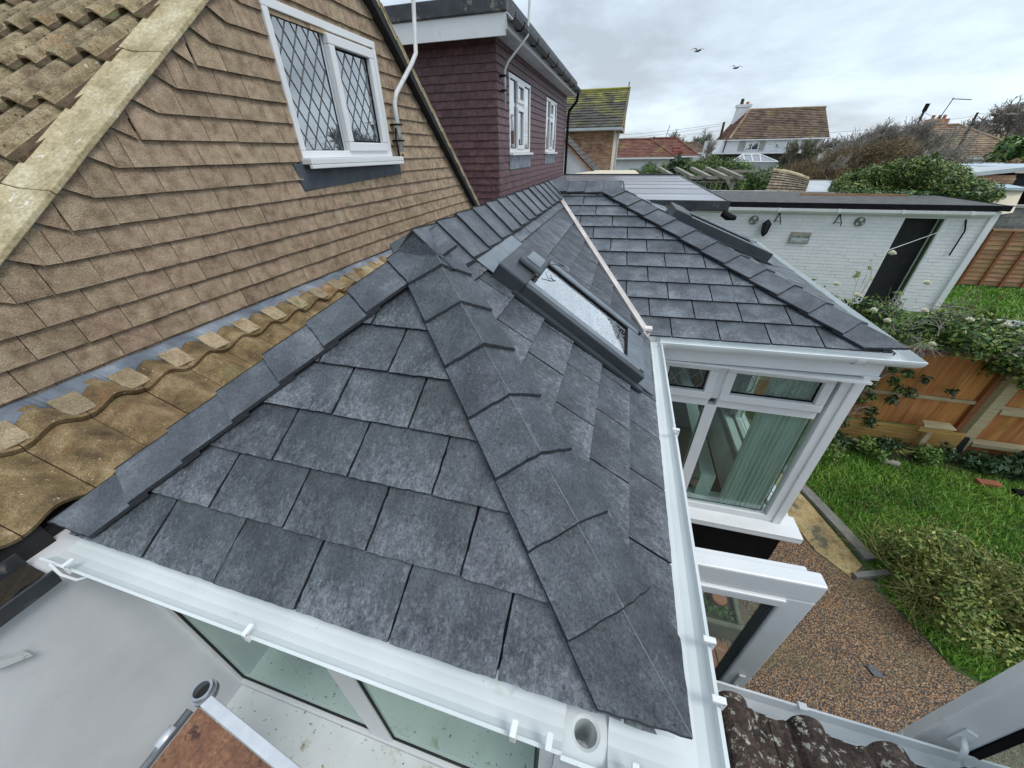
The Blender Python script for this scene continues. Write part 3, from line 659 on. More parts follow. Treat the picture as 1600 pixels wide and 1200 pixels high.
# bay gutter stop ends and unions
def union(x, y, axis='x', w=.09, sc=1.0):
    m = MB(); pr = [(a*1.03*sc+.001 if a > 0 else a, z*1.03*(.7 if sc < 1 else 1)-.001) for a, z in GP[8:]]+[(a, z) for a, z in []]
    if axis == 'x': sweep(m, [Vector((x-w/2, y, -1)), Vector((x+w/2, y, -1))], pr)
    else: sweep(m, [Vector((x, y-w/2, -1)), Vector((x, y+w/2, -1))], pr)
    return m.build('gutter_union', 'white', ext)
def hr_union(u0, w):
    a = Vector((.33, 2.352, -1.0)); d = (Vector(gd)-Vector((.33, 2.352, gd[2]))).normalized(); p = a+d*u0; m = MB()
    sweep(m, [p, p+d*w], [(x*1.0+(.003 if i < 17 else 0)*0+(x-.05)*.06, z*1.05) for i, (x, z) in enumerate(HR[:17])]); m.build('gutter_union', 'white', ext)
hr_union(.0, .05); hr_union(.055, .012); hr_union(1.10, .05); hr_union(1.16, .012)
def clip_br(x, y, axis):
    m = MB(); w = .014; z = -1.0
    if axis == 'x':
        m.wbox(x-w/2, x+w/2, y-.012, y+.016, z-.023, z-.013); m.wbox(x-w/2, x+w/2, y-.014, y-.006, z-.050, z-.014)
    else:
        m.wbox(x-.016, x+.012, y-w/2, y+w/2, z-.023, z-.013); m.wbox(x+.006, x+.014, y-w/2, y+w/2, z-.050, z-.014)
    return m.build('gutter_clip', 'white', ext, bevel=.002)
for x in (-1.46, -.78, -.075, 0.0, .17, .215): clip_br(x, .234, 'x')
for y in (.40, .52, 1.35): clip_br(.348, y, 'y')
# arcs of the brackets under the gutter
for x in (-1.53,):
    m = MB(); m.tube([(x, .222, -1.03), (x+.03, .216, -1.065), (x+.07, .222, -1.085), (x+.10, .24, -1.08)], .004, 6); m.build('gutter_bracket', 'white', ext)
# outlet: round spigot through the front gutter
m = MB()
def ringtube(m, c, r0, r1, z0, z1, n=28):
    vs = []; 
    for z, r in ((z0, r0), (z1, r0), (z1, r1), (z0, r1)): vs += [(c[0]+r*math.cos(2*math.pi*k/n), c[1]+r*math.sin(2*math.pi*k/n), z) for k in range(n)]
    fs = [(j*n+k, j*n+(k+1) % n, ((j+1) % 4)*n+(k+1) % n, ((j+1) % 4)*n+k) for j in range(4) for k in range(n)]
    m.add(vs, fs)
for x in (.01, .14):
    m = MB(); m.wbox(x, x+.002, .245, .325, -1.0795, -1.0755); m.build('gutter_joint', 'pole_white', ext)
# fascias
m = MB(); m.wbox(-1.60, .250, .337, .352, -1.16, -1.06); m.wbox(.228, .244, .352, 2.42, -1.16, -1.06); m.build('fascia', 'white', ext)
m = MB(); f2 = Fr((.262, 2.345, -1), (D-VB).normalized(), (0, 0, 1)); m.box(f2, .0, 1.385, -.20, -.03, -.02, 0); m.build('fascia', 'white', ext, bevel=.002)
m = MB(); m.wbox(1.63, 1.648, 2.42, 6.0, -1.20, -1.02); m.build('fascia', 'white', ext)
m = MB(); m.box(f2, 1.30, 1.385, -.215, -.19, -.05, .02); m.build('fascia_cap', 'white', ext, bevel=.003)
m = MB(); m.wbox(.262, .70, 2.40, 2.50, -1.215, -1.2); m.wbox(.262, 1.60, 2.36, 2.55, -1.22, -1.205); m.build('soffit', 'white', ext)
# ---------------- bay window (faces the camera)
FBw = Fr((.40, 2.49, 0), (1.22, .02, 0), (0, 0, 1)); FBw.N = FBw.U.cross(FBw.V).normalized()
window(ext, FBw, -.10, 1.20, -2.72, -1.215, .07, [(.02, .36, -1.53, -1.27, True, None), (.52, 1.02+.05, -1.53, -1.27, True, None), (.02, .36+.04, -2.64, -1.66, False, None), (.54, 1.10, -2.64, -1.66, False, None)][:0] or
       [(.03, .39, -1.535, -1.265, True, (.105, .15)), (.47, 1.09, -1.535, -1.265, True, (.105, .15)), (.03, .39, -2.63, -1.62, False, None), (.47, 1.09, -2.63, -1.62, False, None)], fw=.06, glassm='glass_clear', came='lead')
m = MB(); m.box(FBw, 1.20, 1.265, -2.72, -1.215, -.075, .012); m.build('corner_post', 'white', ext, bevel=.006)
m = MB(); m.box(FBw, -.10, 1.40, -2.755, -2.722, -.1, .13); m.box(FBw, -.10, 1.40, -2.785, -2.756, .10, .13); m.build('window_sill', 'white', ext, bevel=.004)
m = MB(); m.box(FBw, -.12, 1.29, -3.31, -2.757, -.30, .075); m.build('plinth_panel', 'black', ext)
# east face of the bay: windows down to the plinth
FBe = Fr((1.665, 2.5, 0), (0, 1, 0), (0, 0, 1))
window(ext, FBe, .02, 1.5, -2.72, -1.215, .07, [(.09, .73, -2.63, -1.28, False, None), (.81, 1.43, -2.63, -1.28, False, None)], fw=.07, glassm='glass_clear')
m = MB(); m.box(FBe, .115, 3.4, -2.758, -2.725, -.08, .10); m.build('window_sill', 'white', ext)
m = MB(); m.box(FBe, .08, 3.4, -3.31, -2.757, -.2, .03); m.box(FBe, 1.5, 3.4, -2.72, -1.2, -.1, -.01); m.build('wall', 'render_white', ext)
# inside the bay
m = MB(); m.wbox(-1.45, 1.6, 5.7, 5.8, -3.2, -1.0); m.wbox(-1.66, -1.60, .4, 5.7, -3.2, -1.0); m.build('inner_wall', 'room_wall', ext)
m = MB(); m.wbox(-1.6, .2, .42, 5.7, -3.22, -3.18); m.wbox(.2, 1.58, 2.5, 5.7, -3.22, -3.18); m.build('floor', 'room_floor', ext)
m = MB(); m.prism([(.92, 2.60, -2.60), (1.02, 2.60, -2.60), (1.02, 2.60, -1.24), (.92, 2.60, -1.24)], (0, .5, 0)); m.build('reveal', 'white', ext) if False else None
m = MB(); m.wbox(.35, 1.58, 2.56, 2.70, -2.72, -2.68); m.wbox(1.50, 1.58, 2.70, 4.2, -2.72, -2.68); m.build('inner_sill', 'white', ext)
def drape(x0, x1, y0, y1, z0, z1, n=90, amp=.022, waves=13):
    m = MB(); vs = []; fs = []
    for i in range(n+1):
        t = i/n; x = x0+(x1-x0)*t; y = y0+(y1-y0)*t; dx, dy = -(y1-y0), (x1-x0); l = math.hypot(dx, dy); o = amp*math.sin(t*waves*2*math.pi)+amp*.4*math.sin(t*waves*5.1)
        for z, k in ((z1, .7), ((z0+z1)/2, 1), (z0, 1.15)): vs.append((x+dx/l*o*k, y+dy/l*o*k, z))
    for i in range(n):
        for j in range(2): a = i*3+j; fs.append((a, a+3, a+4, a+1))
    m.add(vs, fs); return m.build('curtain', 'curtain', ext, smooth=True)
drape(1.16, 1.50, 2.565, 2.565, -2.665, -1.25, waves=10, amp=.013); drape(1.52, 1.55, 2.62, 3.05, -2.66, -1.25, waves=9, amp=.016)
m = MB(); m.wbox(.98, 1.10, 2.62, 5.5, -3.18, -2.42); m.build('reflection_strip', 'room_wall', ext)  # added white block imitating the white fascia reflected in the bay glass
# ---------------- front window wall
FFw = Fr((0, .327, 0), (1, 0, 0), (0, 0, 1))
window(ext, FFw, -1.63, .02, -2.343, -1.10, .07, [(-1.585, -.80, -2.285, -1.165, False, None), (-.70, -.035, -2.285, -1.165, False, None)], fw=.045, glassm='glass_green')
m = MB(); m.wbox(.02, .25, .315, .40, -3.3, -1.10)
for x in (.075, .10, .14, .18, .22): m.wbox(x, x+.006, .309, .315, -3.3, -1.17)
m.build('white_panel', 'white', ext, bevel=.002)
m = MB(); m.wbox(-1.63, .25, .10, .3268, -2.38, -2.3445); m.build('window_sill', 'dirty_white', ext)
m = MB(); m.wbox(-1.58, -.02, .347, .60, -2.38, -2.298); m.build('inner_sill', 'white', ext)
m = MB(); m.wbox(-1.62, -1.578, .400, .60, -2.28, -1.12); m.wbox(-.03, .0, .400, .50, -2.28, -1.12); m.build('inner_reveal', 'room_wall', ext)
m = MB(); m.wbox(-1.63, .25, .30, .42, -3.3, -2.385); m.build('wall', 'black_flat', ext)
# right side wall: door frame
m = MB(); m.wbox(.20, .26, .33, .40, -3.3, -1.16); m.wbox(.20, .26, .92, 1.0, -3.3, -1.16); m.wbox(.20, .26, .40, .92, -1.24, -1.16); m.wbox(.20, .25, 1.0, 2.42, -1.30, -1.16); m.build('door_frame', 'white', ext)
m = MB(); m.wbox(.20, .24, 1.0, 2.42, -3.3, -1.30); m.build('wall', 'render_white', ext)
# rendered wall left, under the old gutter
# ---------------- skylights
def sky_light(F, u0, u1, v0, v1, h, near, motor):
    # frame (part), with sub-parts
    m = MB(); t = .035
    m.box(F, u0, u0+t, v0, v1-.13, .012, h); m.box(F, u1-t, u1, v0, v1-.13, .012, h); m.box(F, u0+t, u1-t, v0, v0+.05, .012, h-.02); 
    fr = m.build('skylight', 'velux_grey', ext, bevel=.004)
    fr['label'] = 'dark grey roof window with wet sloping pane'
    m = MB(); m.box(F, u0+t+.004, u0+t+.05, v0+.03, v1-.12, h-.03, h+.002); m.box(F, u1-t-.05, u1-t-.004, v0+.03, v1-.12, h-.03, h+.002)
    m.box(F, u0+t+.05, u1-t-.05, v0-.012, v0+.10, h-.034, h-.006); m.build('sash', 'velux_light', fr, bevel=.004)
    m = MB(); m.box(F, u0+t+.05, u1-t-.05, v0+.10, v1-.13, h-.025, h-.018); m.build('pane', 'glass_sky', fr)
    m = MB(); m.box(F, u0+t+.05, u1-t-.05, v0+.10, v1-.13, -.10, -.05); m.build('blind', 'room_dark', fr)
    m = MB(); m.box(F, u0+t+.05, u0+t+.058, v0+.10, v1-.13, h-.017, h-.010); m.box(F, u1-t-.058, u1-t-.05, v0+.10, v1-.13, h-.017, h-.010); m.box(F, u0+t+.06, u1-t-.06, v0+.10, v0+.108, h-.017, h-.010); m.build('gasket', 'black', fr)
    # top hood box
    m = MB(); m.box(F, u0-.008, u1+.008, v1-.132, v1+.02, .012, h+.010); m.build('hood', 'velux_grey', fr, bevel=.008)
    if motor:
        m = MB(); a, b = u0+.14, u0+.42
        m.box(F, a, b, v1-.16, v1-.03, h+.011, h+.036); m.build('motor_cover', 'velux_grey', fr, bevel=.014)
        m = MB(); m.box(F, a+.05, b-.09, v1-.135, v1-.055, h+.0365, h+.039); m.build('solar_plate', 'velux_light', fr, bevel=.002)
        for uu in (a+.02, b+.02):
            m = MB(); pts = [F.p(uu, v1-.17, h+.01), F.p(uu-.01, v1-.215, h+.035), F.p(uu+.03, v1-.235, h+.035), F.p(uu+.05, v1-.20, h+.02)]; m.tube(pts, .0018, 5); m.build('cord_loop', 'black', fr)
    # cladding strips: a lower channel beside the frame and a wide lead-grey apron above and below
    m = MB(); m.box(F, u0-.035, u0-.001, v0-.03, v1-.10, .026, .040); m.box(F, u1+.001, u1+.05, v0-.03, v1+.02, .026, .036); m.build('side_flashing', 'velux_grey', fr)
    m = MB(); m.box(F, u0+.01, u1+.04, v1+.021, v1+.15, .030, .034); m.build('top_flashing', 'velux_light', fr)
    m = MB(); m.box(F, u0+.02, u1+.02, v0-.105, v0-.002, .030, .036); m.build('apron', 'velux_light', fr)
    return fr
sky_light(F_right, 1.22, 1.77, .115, .95, .085, 0, True)
sky_light(F_east, 1.36, 1.91, .40, 1.32, .11, 0, False)
# lead around the valley foot
m = MB(); m.wbox(.235, .285, 2.31, 2.36, -.985, -.970); m.build('valley_foot', 'valley', ext)

# ================================================================== THE BROWN HOUSE (tile-hung gable, left)
bh = thing('brown_house', 'house with light brown tile-hung gable wall and mossy rolled roof tiles', 'house', (-4, 3, -3.3))
FG = Fr((-2.15, 0, 0), (0, 1, 0), (0, 0, 1))       # u = y, v = z, n = +x
gL = (-.767, 1, 0); gab = [(.767, -1, -.887), (-.83, -1, 1.0+.83*3.465), (0, 1, .87)]
m = MB(); ya = (3.876+.887)/(1.597); za = -.887+.767*ya
poly = [(.022, -.87), (5.71, -.87), (ya, za)]
m.prism([(-2.151, y, z) for y, z in poly], (-.08, 0, 0)); m.build('gable_wall', 'felt', bh)
m = MB(); m.wbox(-9, -2.24, -.6, 6.2, -3.3, -.95); m.build('wall', 'render_white', bh)
win = (2.375, 3.49, -.045, .765)
wall_region = [expand(e, .002) for e in gab]
# interior courses stop short of the verges; tilted end tiles are cut in along both verges
def gable_tiles():
    gauge = .104; rows = 24; tiles = []
    for r in range(rows):
        z0 = -.865+r*gauge; yl = (z0+.887)/.767+.0; yr = 3.465+(1.0-z0)/.83
        Lb = yl+.135+.17; Rb = yr-.105      # bends
        Lb = (z0+.887)/.767+.175
        if Rb-Lb < .1: Lb = Rb = (yl+yr)/2
        w = .165; o = (.0825 if r % 2 else 0)+.03
        k0 = int(math.floor((Lb-o)/w)); k1 = int(math.ceil((Rb-o)/w))
        for k in range(k0, k1):
            a, b = max(Lb, o+k*w)+.0017, min(Rb, o+(k+1)*w)-.0017
            if b-a < .012: continue
            if k == k0 and b-Lb < .05: pass
            spans = [(a, b)]
            if z0+.075 > win[2] and z0+.08 < win[3]:
                ns = []
                for s in spans:
                    if s[1] <= win[0]+.02 or s[0] >= win[1]-.02: ns.append(s)
                    else:
                        if s[0] < win[0]-.01: ns.append((s[0], win[0]+.018))
                        if s[1] > win[1]+.01: ns.append((win[1]-.012, s[1]))
                spans = ns
            if r == 7: spans = [(s[0], min(s[1], 2.33)) if s[0] < 2.32 else (max(s[0], 3.60), s[1]) for s in spans if s[0] < 2.32 or s[1] > 3.61]
            for s in spans: 
                sk = random.uniform(-.0012, .0012)
                tiles.append(([(s[0], z0+sk), (s[1], z0-sk), (s[1], z0+gauge*1.3), (s[0], z0+gauge*1.3)], z0, abs(s[1]-s[0]-w+.0034) < 1e-5))
        # left end tile: lower edge runs up towards the verge
        if Rb > Lb:
            tl = [(Lb, z0), (Lb-.32, z0+.32*.50), (Lb-.32, z0+.5), (Lb, z0+gauge*1.3)]
            tl = [(Lb-.0012, z0), (Lb-.0012, z0+gauge*1.25), (Lb-.34, z0+gauge*1.25+.20), (Lb-.34, z0+.34*.52)]
            p = clipall([tl[0], tl[1], tl[2], tl[3]], wall_region)
            if len(p) >= 3: tiles.append((p, z0, False))
            # right end tile: clipped corner
            tr = [(Rb+.0012, z0), (Rb+.05, z0), (Rb+.05+.3, z0+.36), (Rb+.0012, z0+gauge*1.3)]
            p = clipall(tr, wall_region)
            if len(p) >= 3: tiles.append((p, z0, False))
    def rank(t):
        u = sum(p[0] for p in t[0])/len(t[0]); v = sum(p[1] for p in t[0])/len(t[0]); P = FG.p(u, v)
        return P.length + (50 if v > .25+.8*abs(u-1.2)*2 and u > 5 else 0)
    vis = [t for t in tiles]
    vis.sort(key=rank); mb = MB()
    for i, (p, z0, full) in enumerate(vis):
        if area(p) < .0004: continue
        lift = .020+random.uniform(-.003, .003)
        if i < 300: tile('tile', FG, p, z0, .135, .009, lift, 'brown_tile', bh, jag=0, key=('bt', random.randrange(5)) if full else None)
        else: tile('tile', FG, p, z0, .135, .009, lift, 'brown_tile', bh, to=mb)
    link('far_tiles', mb.mesh('tile', 'brown_tile'), bh, kind='stuff')
gable_tiles()
window(bh, Fr((-2.115, 0, 0), (0, 1, 0), (0, 0, 1)), win[0], win[1], win[2]+.03, win[3], .07,
       [(2.42, 2.84, .025, .715, False, (.10, .155)), (2.895, 3.40, .04, .69, True, (.10, .155))], fw=.045, sill=True, came='came', back=.031)
m = MB(); m.wbox(-2.16, -2.045, 2.36, 3.56, -.05, -.016); m.wbox(-2.07, -2.045, 2.36, 3.56, -.075, -.051); m.build('window_sill', 'white', bh, bevel=.004)
m = MB(); m.prism([(-2.122, 2.315, -.205), (-2.122, 3.62, -.155), (-2.122, 3.60, -.045), (-2.122, 2.28, -.045)], (-.012, 0, 0)); m.build('window_flashing', 'lead_dark', bh, bevel=.002)
# verge and rolled tiles of the near roof slope
up = Vector((0, 1, .767)).normalized(); FR_ = Fr((-2.34, 0, -.887), (1, 0, 0), up); FR_.N = FR_.U.cross(FR_.V).normalized()
ymin, ymax = -1.0, ya+.02
vmax = ymax/up.y
def verge():
    n = 26; m = MB(); v0 = -1.2; seg = (vmax-v0)/6
    for k in range(6):
        a, b = v0+k*seg, v0+(k+1)*seg-.003; m = MB(); pts = []
        N = 8
        L = [FR_.p(.228+random.uniform(-.003, .003), a+(b-a)*i/N, .004) for i in range(N+1)]; Rr = [FR_.p(.045+random.uniform(-.012, .012), b-(b-a)*i/N, .016) for i in range(N+1)]
        m.prism(L+Rr, -FR_.N*.022)
        Q = [FR_.p(.080+random.uniform(-.006, .006), a+(b-a)*i/N, .010) for i in range(N+1)]; m.prism(Q+[FR_.p(.004, b-(b-a)*i/N, .036) for i in range(N+1)], -FR_.N*.05)
        m.build('verge_mortar', 'mortar', bh, bevel=.004)
verge()
m = MB(); m.prism([FR_.p(.02, -1.2, .0), FR_.p(.20, -1.2, .0), FR_.p(.20, vmax, .0), FR_.p(.02, vmax, .0)], -FR_.N*.05); m.build('undercloak', 'timber_grey', bh)
def corr_mesh(per, prof, v0, v1, thick, lift, n=12, endj=0, u0=0., u1=None, seg=1):
    u1 = per if u1 is None else u1; T = []; Bm = []
    rows = seg+1
    for j in range(rows):
        t = j/seg
        for i in range(n+1):
            u = u0+(u1-u0)*i/n; z = prof(u)+lift*(1-t); T.append((u, v0+(v1-v0)*t+(endj*math.sin(i*2.1) if j == 0 else 0), z+thick)); Bm.append((u, v0+(v1-v0)*t, z))
    k = n+1; vs = T+Bm; o = rows*k; fs = []
    for j in range(rows-1):
        for i in range(n):
            a = j*k+i; fs.append((a, a+1, a+k+1, a+k)); fs.append((a+o, a+k+o, a+k+1+o, a+1+o))
    for i in range(n): fs.append((i, i+o, i+1+o, i+1)); a = (rows-1)*k+i; fs.append((a, a+1, a+1+o, a+o))
    for j in range(rows-1): a = j*k; fs.append((a, a+k, a+k+o, a+o)); a = j*k+n; fs.append((a, a+o, a+k+o, a+k))
    return vs, fs
def roll(u, per=.205): 
    x = (u/per) % 1.0; r = abs(x-.5)*per
    if r < .040: return .034*(max(0, 1-(r/.040)**2.2))**.5+.004
    s = (r-.040)/(per/2-.040); return .004-.016*math.sin(s*math.pi/2)
def wave(u, per=.2): return .024*(.5-.5*math.cos(2*math.pi*u/per))*2-.006
def corr_tiles(F, per, prof, cols, rows, g, over, thick, lift, material, parent, name, u_off=0., v_off=0., n=12, limit=300, jit=.004, smooth=True, seg=1):
    vs, fs = corr_mesh(per, prof, 0, g+over, thick, lift, n=n, seg=seg)
    if material == 'ochre_tile': vs = [(min(max(x, .0018), per-.0018), y, z) for x, y, z in vs]
    me = bpy.data.meshes.new(name); me.from_pydata(vs, [], fs); me.materials.append(MATS[material])
    if material == 'roll_tile':      # darker brown on the pans between the rolls
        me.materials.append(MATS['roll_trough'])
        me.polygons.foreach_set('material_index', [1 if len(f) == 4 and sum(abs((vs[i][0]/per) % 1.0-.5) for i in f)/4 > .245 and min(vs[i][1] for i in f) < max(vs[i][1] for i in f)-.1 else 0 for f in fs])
    me.update(); out = []
    for r in rows:
        for c in cols:
            o = link(name, me, parent, F.mat(u_off+c*per, v_off+r*g+random.uniform(-jit, jit), random.uniform(-.003, .003))); out.append(o)
    return out
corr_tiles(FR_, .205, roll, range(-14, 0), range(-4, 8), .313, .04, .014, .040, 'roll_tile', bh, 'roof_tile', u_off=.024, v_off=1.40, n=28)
m = MB(); m.prism([FR_.p(-7, -1.2, -.02), FR_.p(.0, -1.2, -.02), FR_.p(.0, vmax, -.02), FR_.p(-7, vmax, -.02)], -FR_.N*.02); m.build('roof_deck', 'debris', bh)
# far slope with its dark bargeboard and pale tile edge
dn = Vector((0, 1, -.83)).normalized()
def yz(y, x=0): return Vector((x, y, 1.0-.83*(y-3.465)))
m = MB(); a, b = yz(ya-.0, -2.12), yz(5.76, -2.12); off = Vector((.06, 0, 0)); nn = Vector((0, .83, 1)).normalized()
m.prism([a-nn*.012, b-nn*.012, b+nn*.078, a+nn*.078], off); m.build('bargeboard', 'black_flat', bh)
k = 15; L = (b-a).length
for i in range(k):
    m = MB(); p = a+dn*(L/k*i); q = a+dn*(L/k*(i+1)-.004); p = p+nn*(.080+.010); q = q+nn*(.080-.002)
    m.prism([p+Vector((.065, 0, 0)), q+Vector((.065, 0, 0)), q+Vector((-.25, 0, 0)), p+Vector((-.25, 0, 0))], -nn*.012)
    m.prism([p+Vector((.061, 0, 0))-nn*.014, q+Vector((.061, 0, 0))-nn*.014, q+Vector((.061, 0, 0))-nn*.038, p+Vector((.061, 0, 0))-nn*.038], (-.06, 0, 0))
    m.build('verge_tile', 'mortar', bh)
m = MB(); m.prism([yz(ya, -2.2)+nn*.04, yz(5.76, -2.2)+nn*.04, yz(5.76, -9)+nn*.04, yz(ya, -9)+nn*.04], -nn*.05); m.build('far_roof_slope', 'roof_brown', bh)
def wv(u): return .022*(1-math.cos(2*math.pi*u/.2))**1.15*.9
# lead flashing at the foot of the gable
for i in range(5):
    m = MB(); y0, y1 = -1.0+i*1.5, -1.0+(i+1)*1.5+.02; dzz = .002*(i % 2)
    N = 75; tp = []; bt = []
    for j in range(N+1):
        y = y0+(y1-y0)*j/N; jz = random.uniform(-.003, .003); tp.append((-2.145, y, -.772)); bt.append((-2.050+.004*math.sin(y*3.3), y, -.832+wv(y-.055)*.95+dzz))
    vs = tp+bt+[(x, y, z-.006) for x, y, z in tp+bt]; K_ = N+1; fs = []
    for j in range(N): fs += [(j, j+1, j+1+K_, j+K_), (j+K_, j+1+K_, j+1+3*K_, j+3*K_)]
    m.add(vs, fs); m.build('lead_flashing', 'lead', bh)
m = MB(); m.wbox(-2.152, -2.143, -1, 5.75, -.90, -.76); m.build('lead_upstand', 'lead', bh)
# low roof of single pantile courses between gable and slate roof
sl = Vector((-.28, 0, .13)).normalized(); FLo = Fr((-1.72, 0, -1.018), (0, 1, 0), sl); FLo.N = FLo.U.cross(FLo.V).normalized()
def wv(u): return .022*(1-math.cos(2*math.pi*u/.2))**1.15*.9
corr_tiles(FLo, .2, wv, range(-5, 22), [0], .40, .0, .016, .004, 'ochre_tile', bh, 'lower_pantile', u_off=.055, v_off=-.01, n=14, seg=3)
corr_tiles(FLo, .2, wv, range(-5, 22), [0], .145, .0, .020, .022, 'ochre_tile', bh, 'upper_pantile', u_off=.055, v_off=.275, n=14, jit=.004)
for k in range(-4, 20):
    m = MB(); f = Fr(FLo.p(.055+.2*k+random.uniform(-.004, .004), .335, .040), FLo.U+FLo.V*random.uniform(-.06, .06), FLo.V+Vector((0, 0, .05)))
    m.box(f, -.045, .045, -.04, .075, 0, .012); o = m.build('pantile_chip', 'chip_tile', bh, bevel=.002)
m = MB(); m.prism([FLo.p(-1.2, .0, -.03), FLo.p(4.5, .0, -.03), FLo.p(4.5, .5, -.03), FLo.p(-1.2, .5, -.03)], -FLo.N*.02); m.build('roof_deck', 'debris', bh)
# black gutter full of debris, rendered wall below
gb = [(-.10, .03), (-.10, -.02), (-.075, -.055), (-.03, -.072), (.01, -.055), (.03, -.02), (.032, .0), (.040, .0), (.036, -.03), (.014, -.066), (-.03, -.082), (-.085, -.064), (-.108, -.02), (-.108, .03)]
m = MB(); sweep(m, [Vector((-1.565, .215, -1.055)), Vector((-1.565, -1.2, -1.055))], [(-a-.0, z) for a, z in gb], closed=True)
m.v = [(x if True else x, y, z) for x, y, z in m.v]; m.build('gutter', 'gutter_black', bh)
m = MB()
vs = []; fs = []; nx, ny = 8, 60
for i in range(nx+1):
    for j in range(ny+1): vs.append((-1.70+.12*i/nx, .21-1.4*j/ny, -1.085+random.uniform(-.008, .010)+.02*(1-i/nx)))
for i in range(nx):
    for j in range(ny): a = i*(ny+1)+j; fs.append((a, a+1, a+ny+2, a+ny+1))
m.add(vs, fs); m.build('gutter_debris', 'debris', bh)
m = MB(); m.wbox(-1.80, -1.72, -1.2, .3, -1.30, -1.02); m.build('fascia', 'black_flat', bh)
m = MB(); m.wbox(-1.75, -1.60, -1.2, .40, -3.3, -1.10); m.build('white_wall', 'render_white', bh)
m = MB(); m.prism([(-1.599, .005, -1.205), (-1.599, .066, -1.27), (-1.599, .066, -1.29), (-1.599, .005, -1.24)], (.03, 0, 0)); m.build('old_bracket', 'dirty_white', bh, bevel=.002)

# ================================================================== THE PLUM HOUSE (flat-roofed dormer)
ph = thing('plum_house', 'flat roofed dormer hung with dark plum red tiles behind brown gable', 'house', (-4, 9, -3.3))
PX, PY = -2.05, 6.5
m = MB(); m.wbox(-7, PX-.001, PY+.001, 13.3, -3.3, 1.45); m.build('wall', 'felt', ph)
w1, w2 = (7.12, 8.62, 0.0, 1.07), (10.25, 11.62, 0.0, 1.06)
FP1 = Fr((0, PY, 0), (1, 0, 0), (0, 0, 1)); FP2 = Fr((PX, 0, 0), (0, 1, 0), (0, 0, 1))
box = lambda u0, u1, v0, v1: [(1, 0, -u0), (-1, 0, u1), (0, 1, -v0), (0, -1, v1)]
tile_field(FP1, box(-4.6, PX+.022, -1.0, 1.40), [], .102, .165, 24, .010, .022, 'plum_tile', ph, 'tile', rnd_lift=.003, urange=(-4.6, PX+.1), v0=-.95, joint=.002, limit=150, rank=lambda c: abs(c.x+2.4)+max(0, -c.z-.5)*9, stuff_name='far_tiles', off=.04)
tile_field(FP2, box(PY-.022, 13.3, -1.0, 1.40), [w1, w2], .102, .165, 24, .010, .022, 'plum_tile', ph, 'tile', urange=(PY-.1, 13.4), v0=-.95, joint=.002, limit=150, rank=lambda c: c.y+max(0, -c.z-.45)*30, stuff_name='far_tiles')
for w, nl in ((w1, 3), (w2, 3)):
    f = Fr((PX+.03, 0, 0), (0, 1, 0), (0, 0, 1)); a, b = w[0], w[1]; t = (b-a)
    c1, c2 = a+t*.30, a+t*.66
    window(ph, f, a, b, w[2], w[3], .08, [(a+.06, c1-.035, .07, 1.0, False, None), (c1+.035, c2-.035, .07, .66, True, None), (c1+.035, c2-.035, .74, 1.0, True, None), (c2+.035, b-.06, .07, 1.0, False, None)], fw=.06, back=.12, glassm='glass_upper')
    m = MB(); m.wbox(PX, PX+.10, a-.03, b+.03, -.04, -.003); m.build('window_sill', 'white', ph, bevel=.004)
    m = MB(); m.prism([(PX+.034, a-.02, -.25), (PX+.034, b+.03, -.25), (PX+.034, b+.02, -.05), (PX+.034, a-.02, -.05)], (-.01, 0, 0)); m.build('window_flashing', 'lead', ph)
m = MB(); m.wbox(-7, -1.80, PY-.30, PY-.27, 1.30, 1.52); m.build('fascia', 'white', ph)
m = MB(); m.wbox(-1.80, -1.775, PY-.30, 13.5, 1.36, 1.52); m.build('fascia', 'white', ph)
m = MB(); m.wbox(-7, -1.802, PY-.268, 13.5, 1.365, 1.385); m.build('soffit', 'pale_grey', ph)
m = MB(); m.wbox(-7.2, -1.78, PY-.33, 13.55, 1.52, 1.70); m.build('flat_roof', 'gutter_black', ph, bevel=.015)
m = MB(); gp2 = [(0, .0), (.01, -.05), (.05, -.085), (.09, -.085), (.125, -.05), (.135, .0), (.125, .0), (.115, -.045), (.085, -.075), (.055, -.075), (.02, -.045), (.01, .0)]
sweep(m, [Vector((-1.775, 13.5, 1.50)), Vector((-1.775, PY-.34, 1.50))][::-1], [(a, z) for a, z in gp2], closed=True); m.build('gutter', 'gutter_black', ph)
for y in np.arange(6.6, 13.4, .9):
    m = MB(); m.tube([(-1.778, y, 1.45), (-1.755, y, 1.416), (-1.70, y, 1.408), (-1.652, y, 1.44), (-1.642, y, 1.495)], .010, 6); m.build('gutter_bracket', 'black', ph)
m = MB(); m.tube([(-1.72, 13.35, 1.42), (-1.74, 13.38, 1.25), (-1.95, 13.38, 1.02), (-1.97, 13.38, .8), (-1.97, 13.38, -1.2)], .04, 8); m.build('downpipe', 'black', ph)
m = MB(); m.wbox(-2.04, -1.2, 6.0, 13.3, -.75, -.62); m.build('low_flat_roof', 'black_flat', ph)

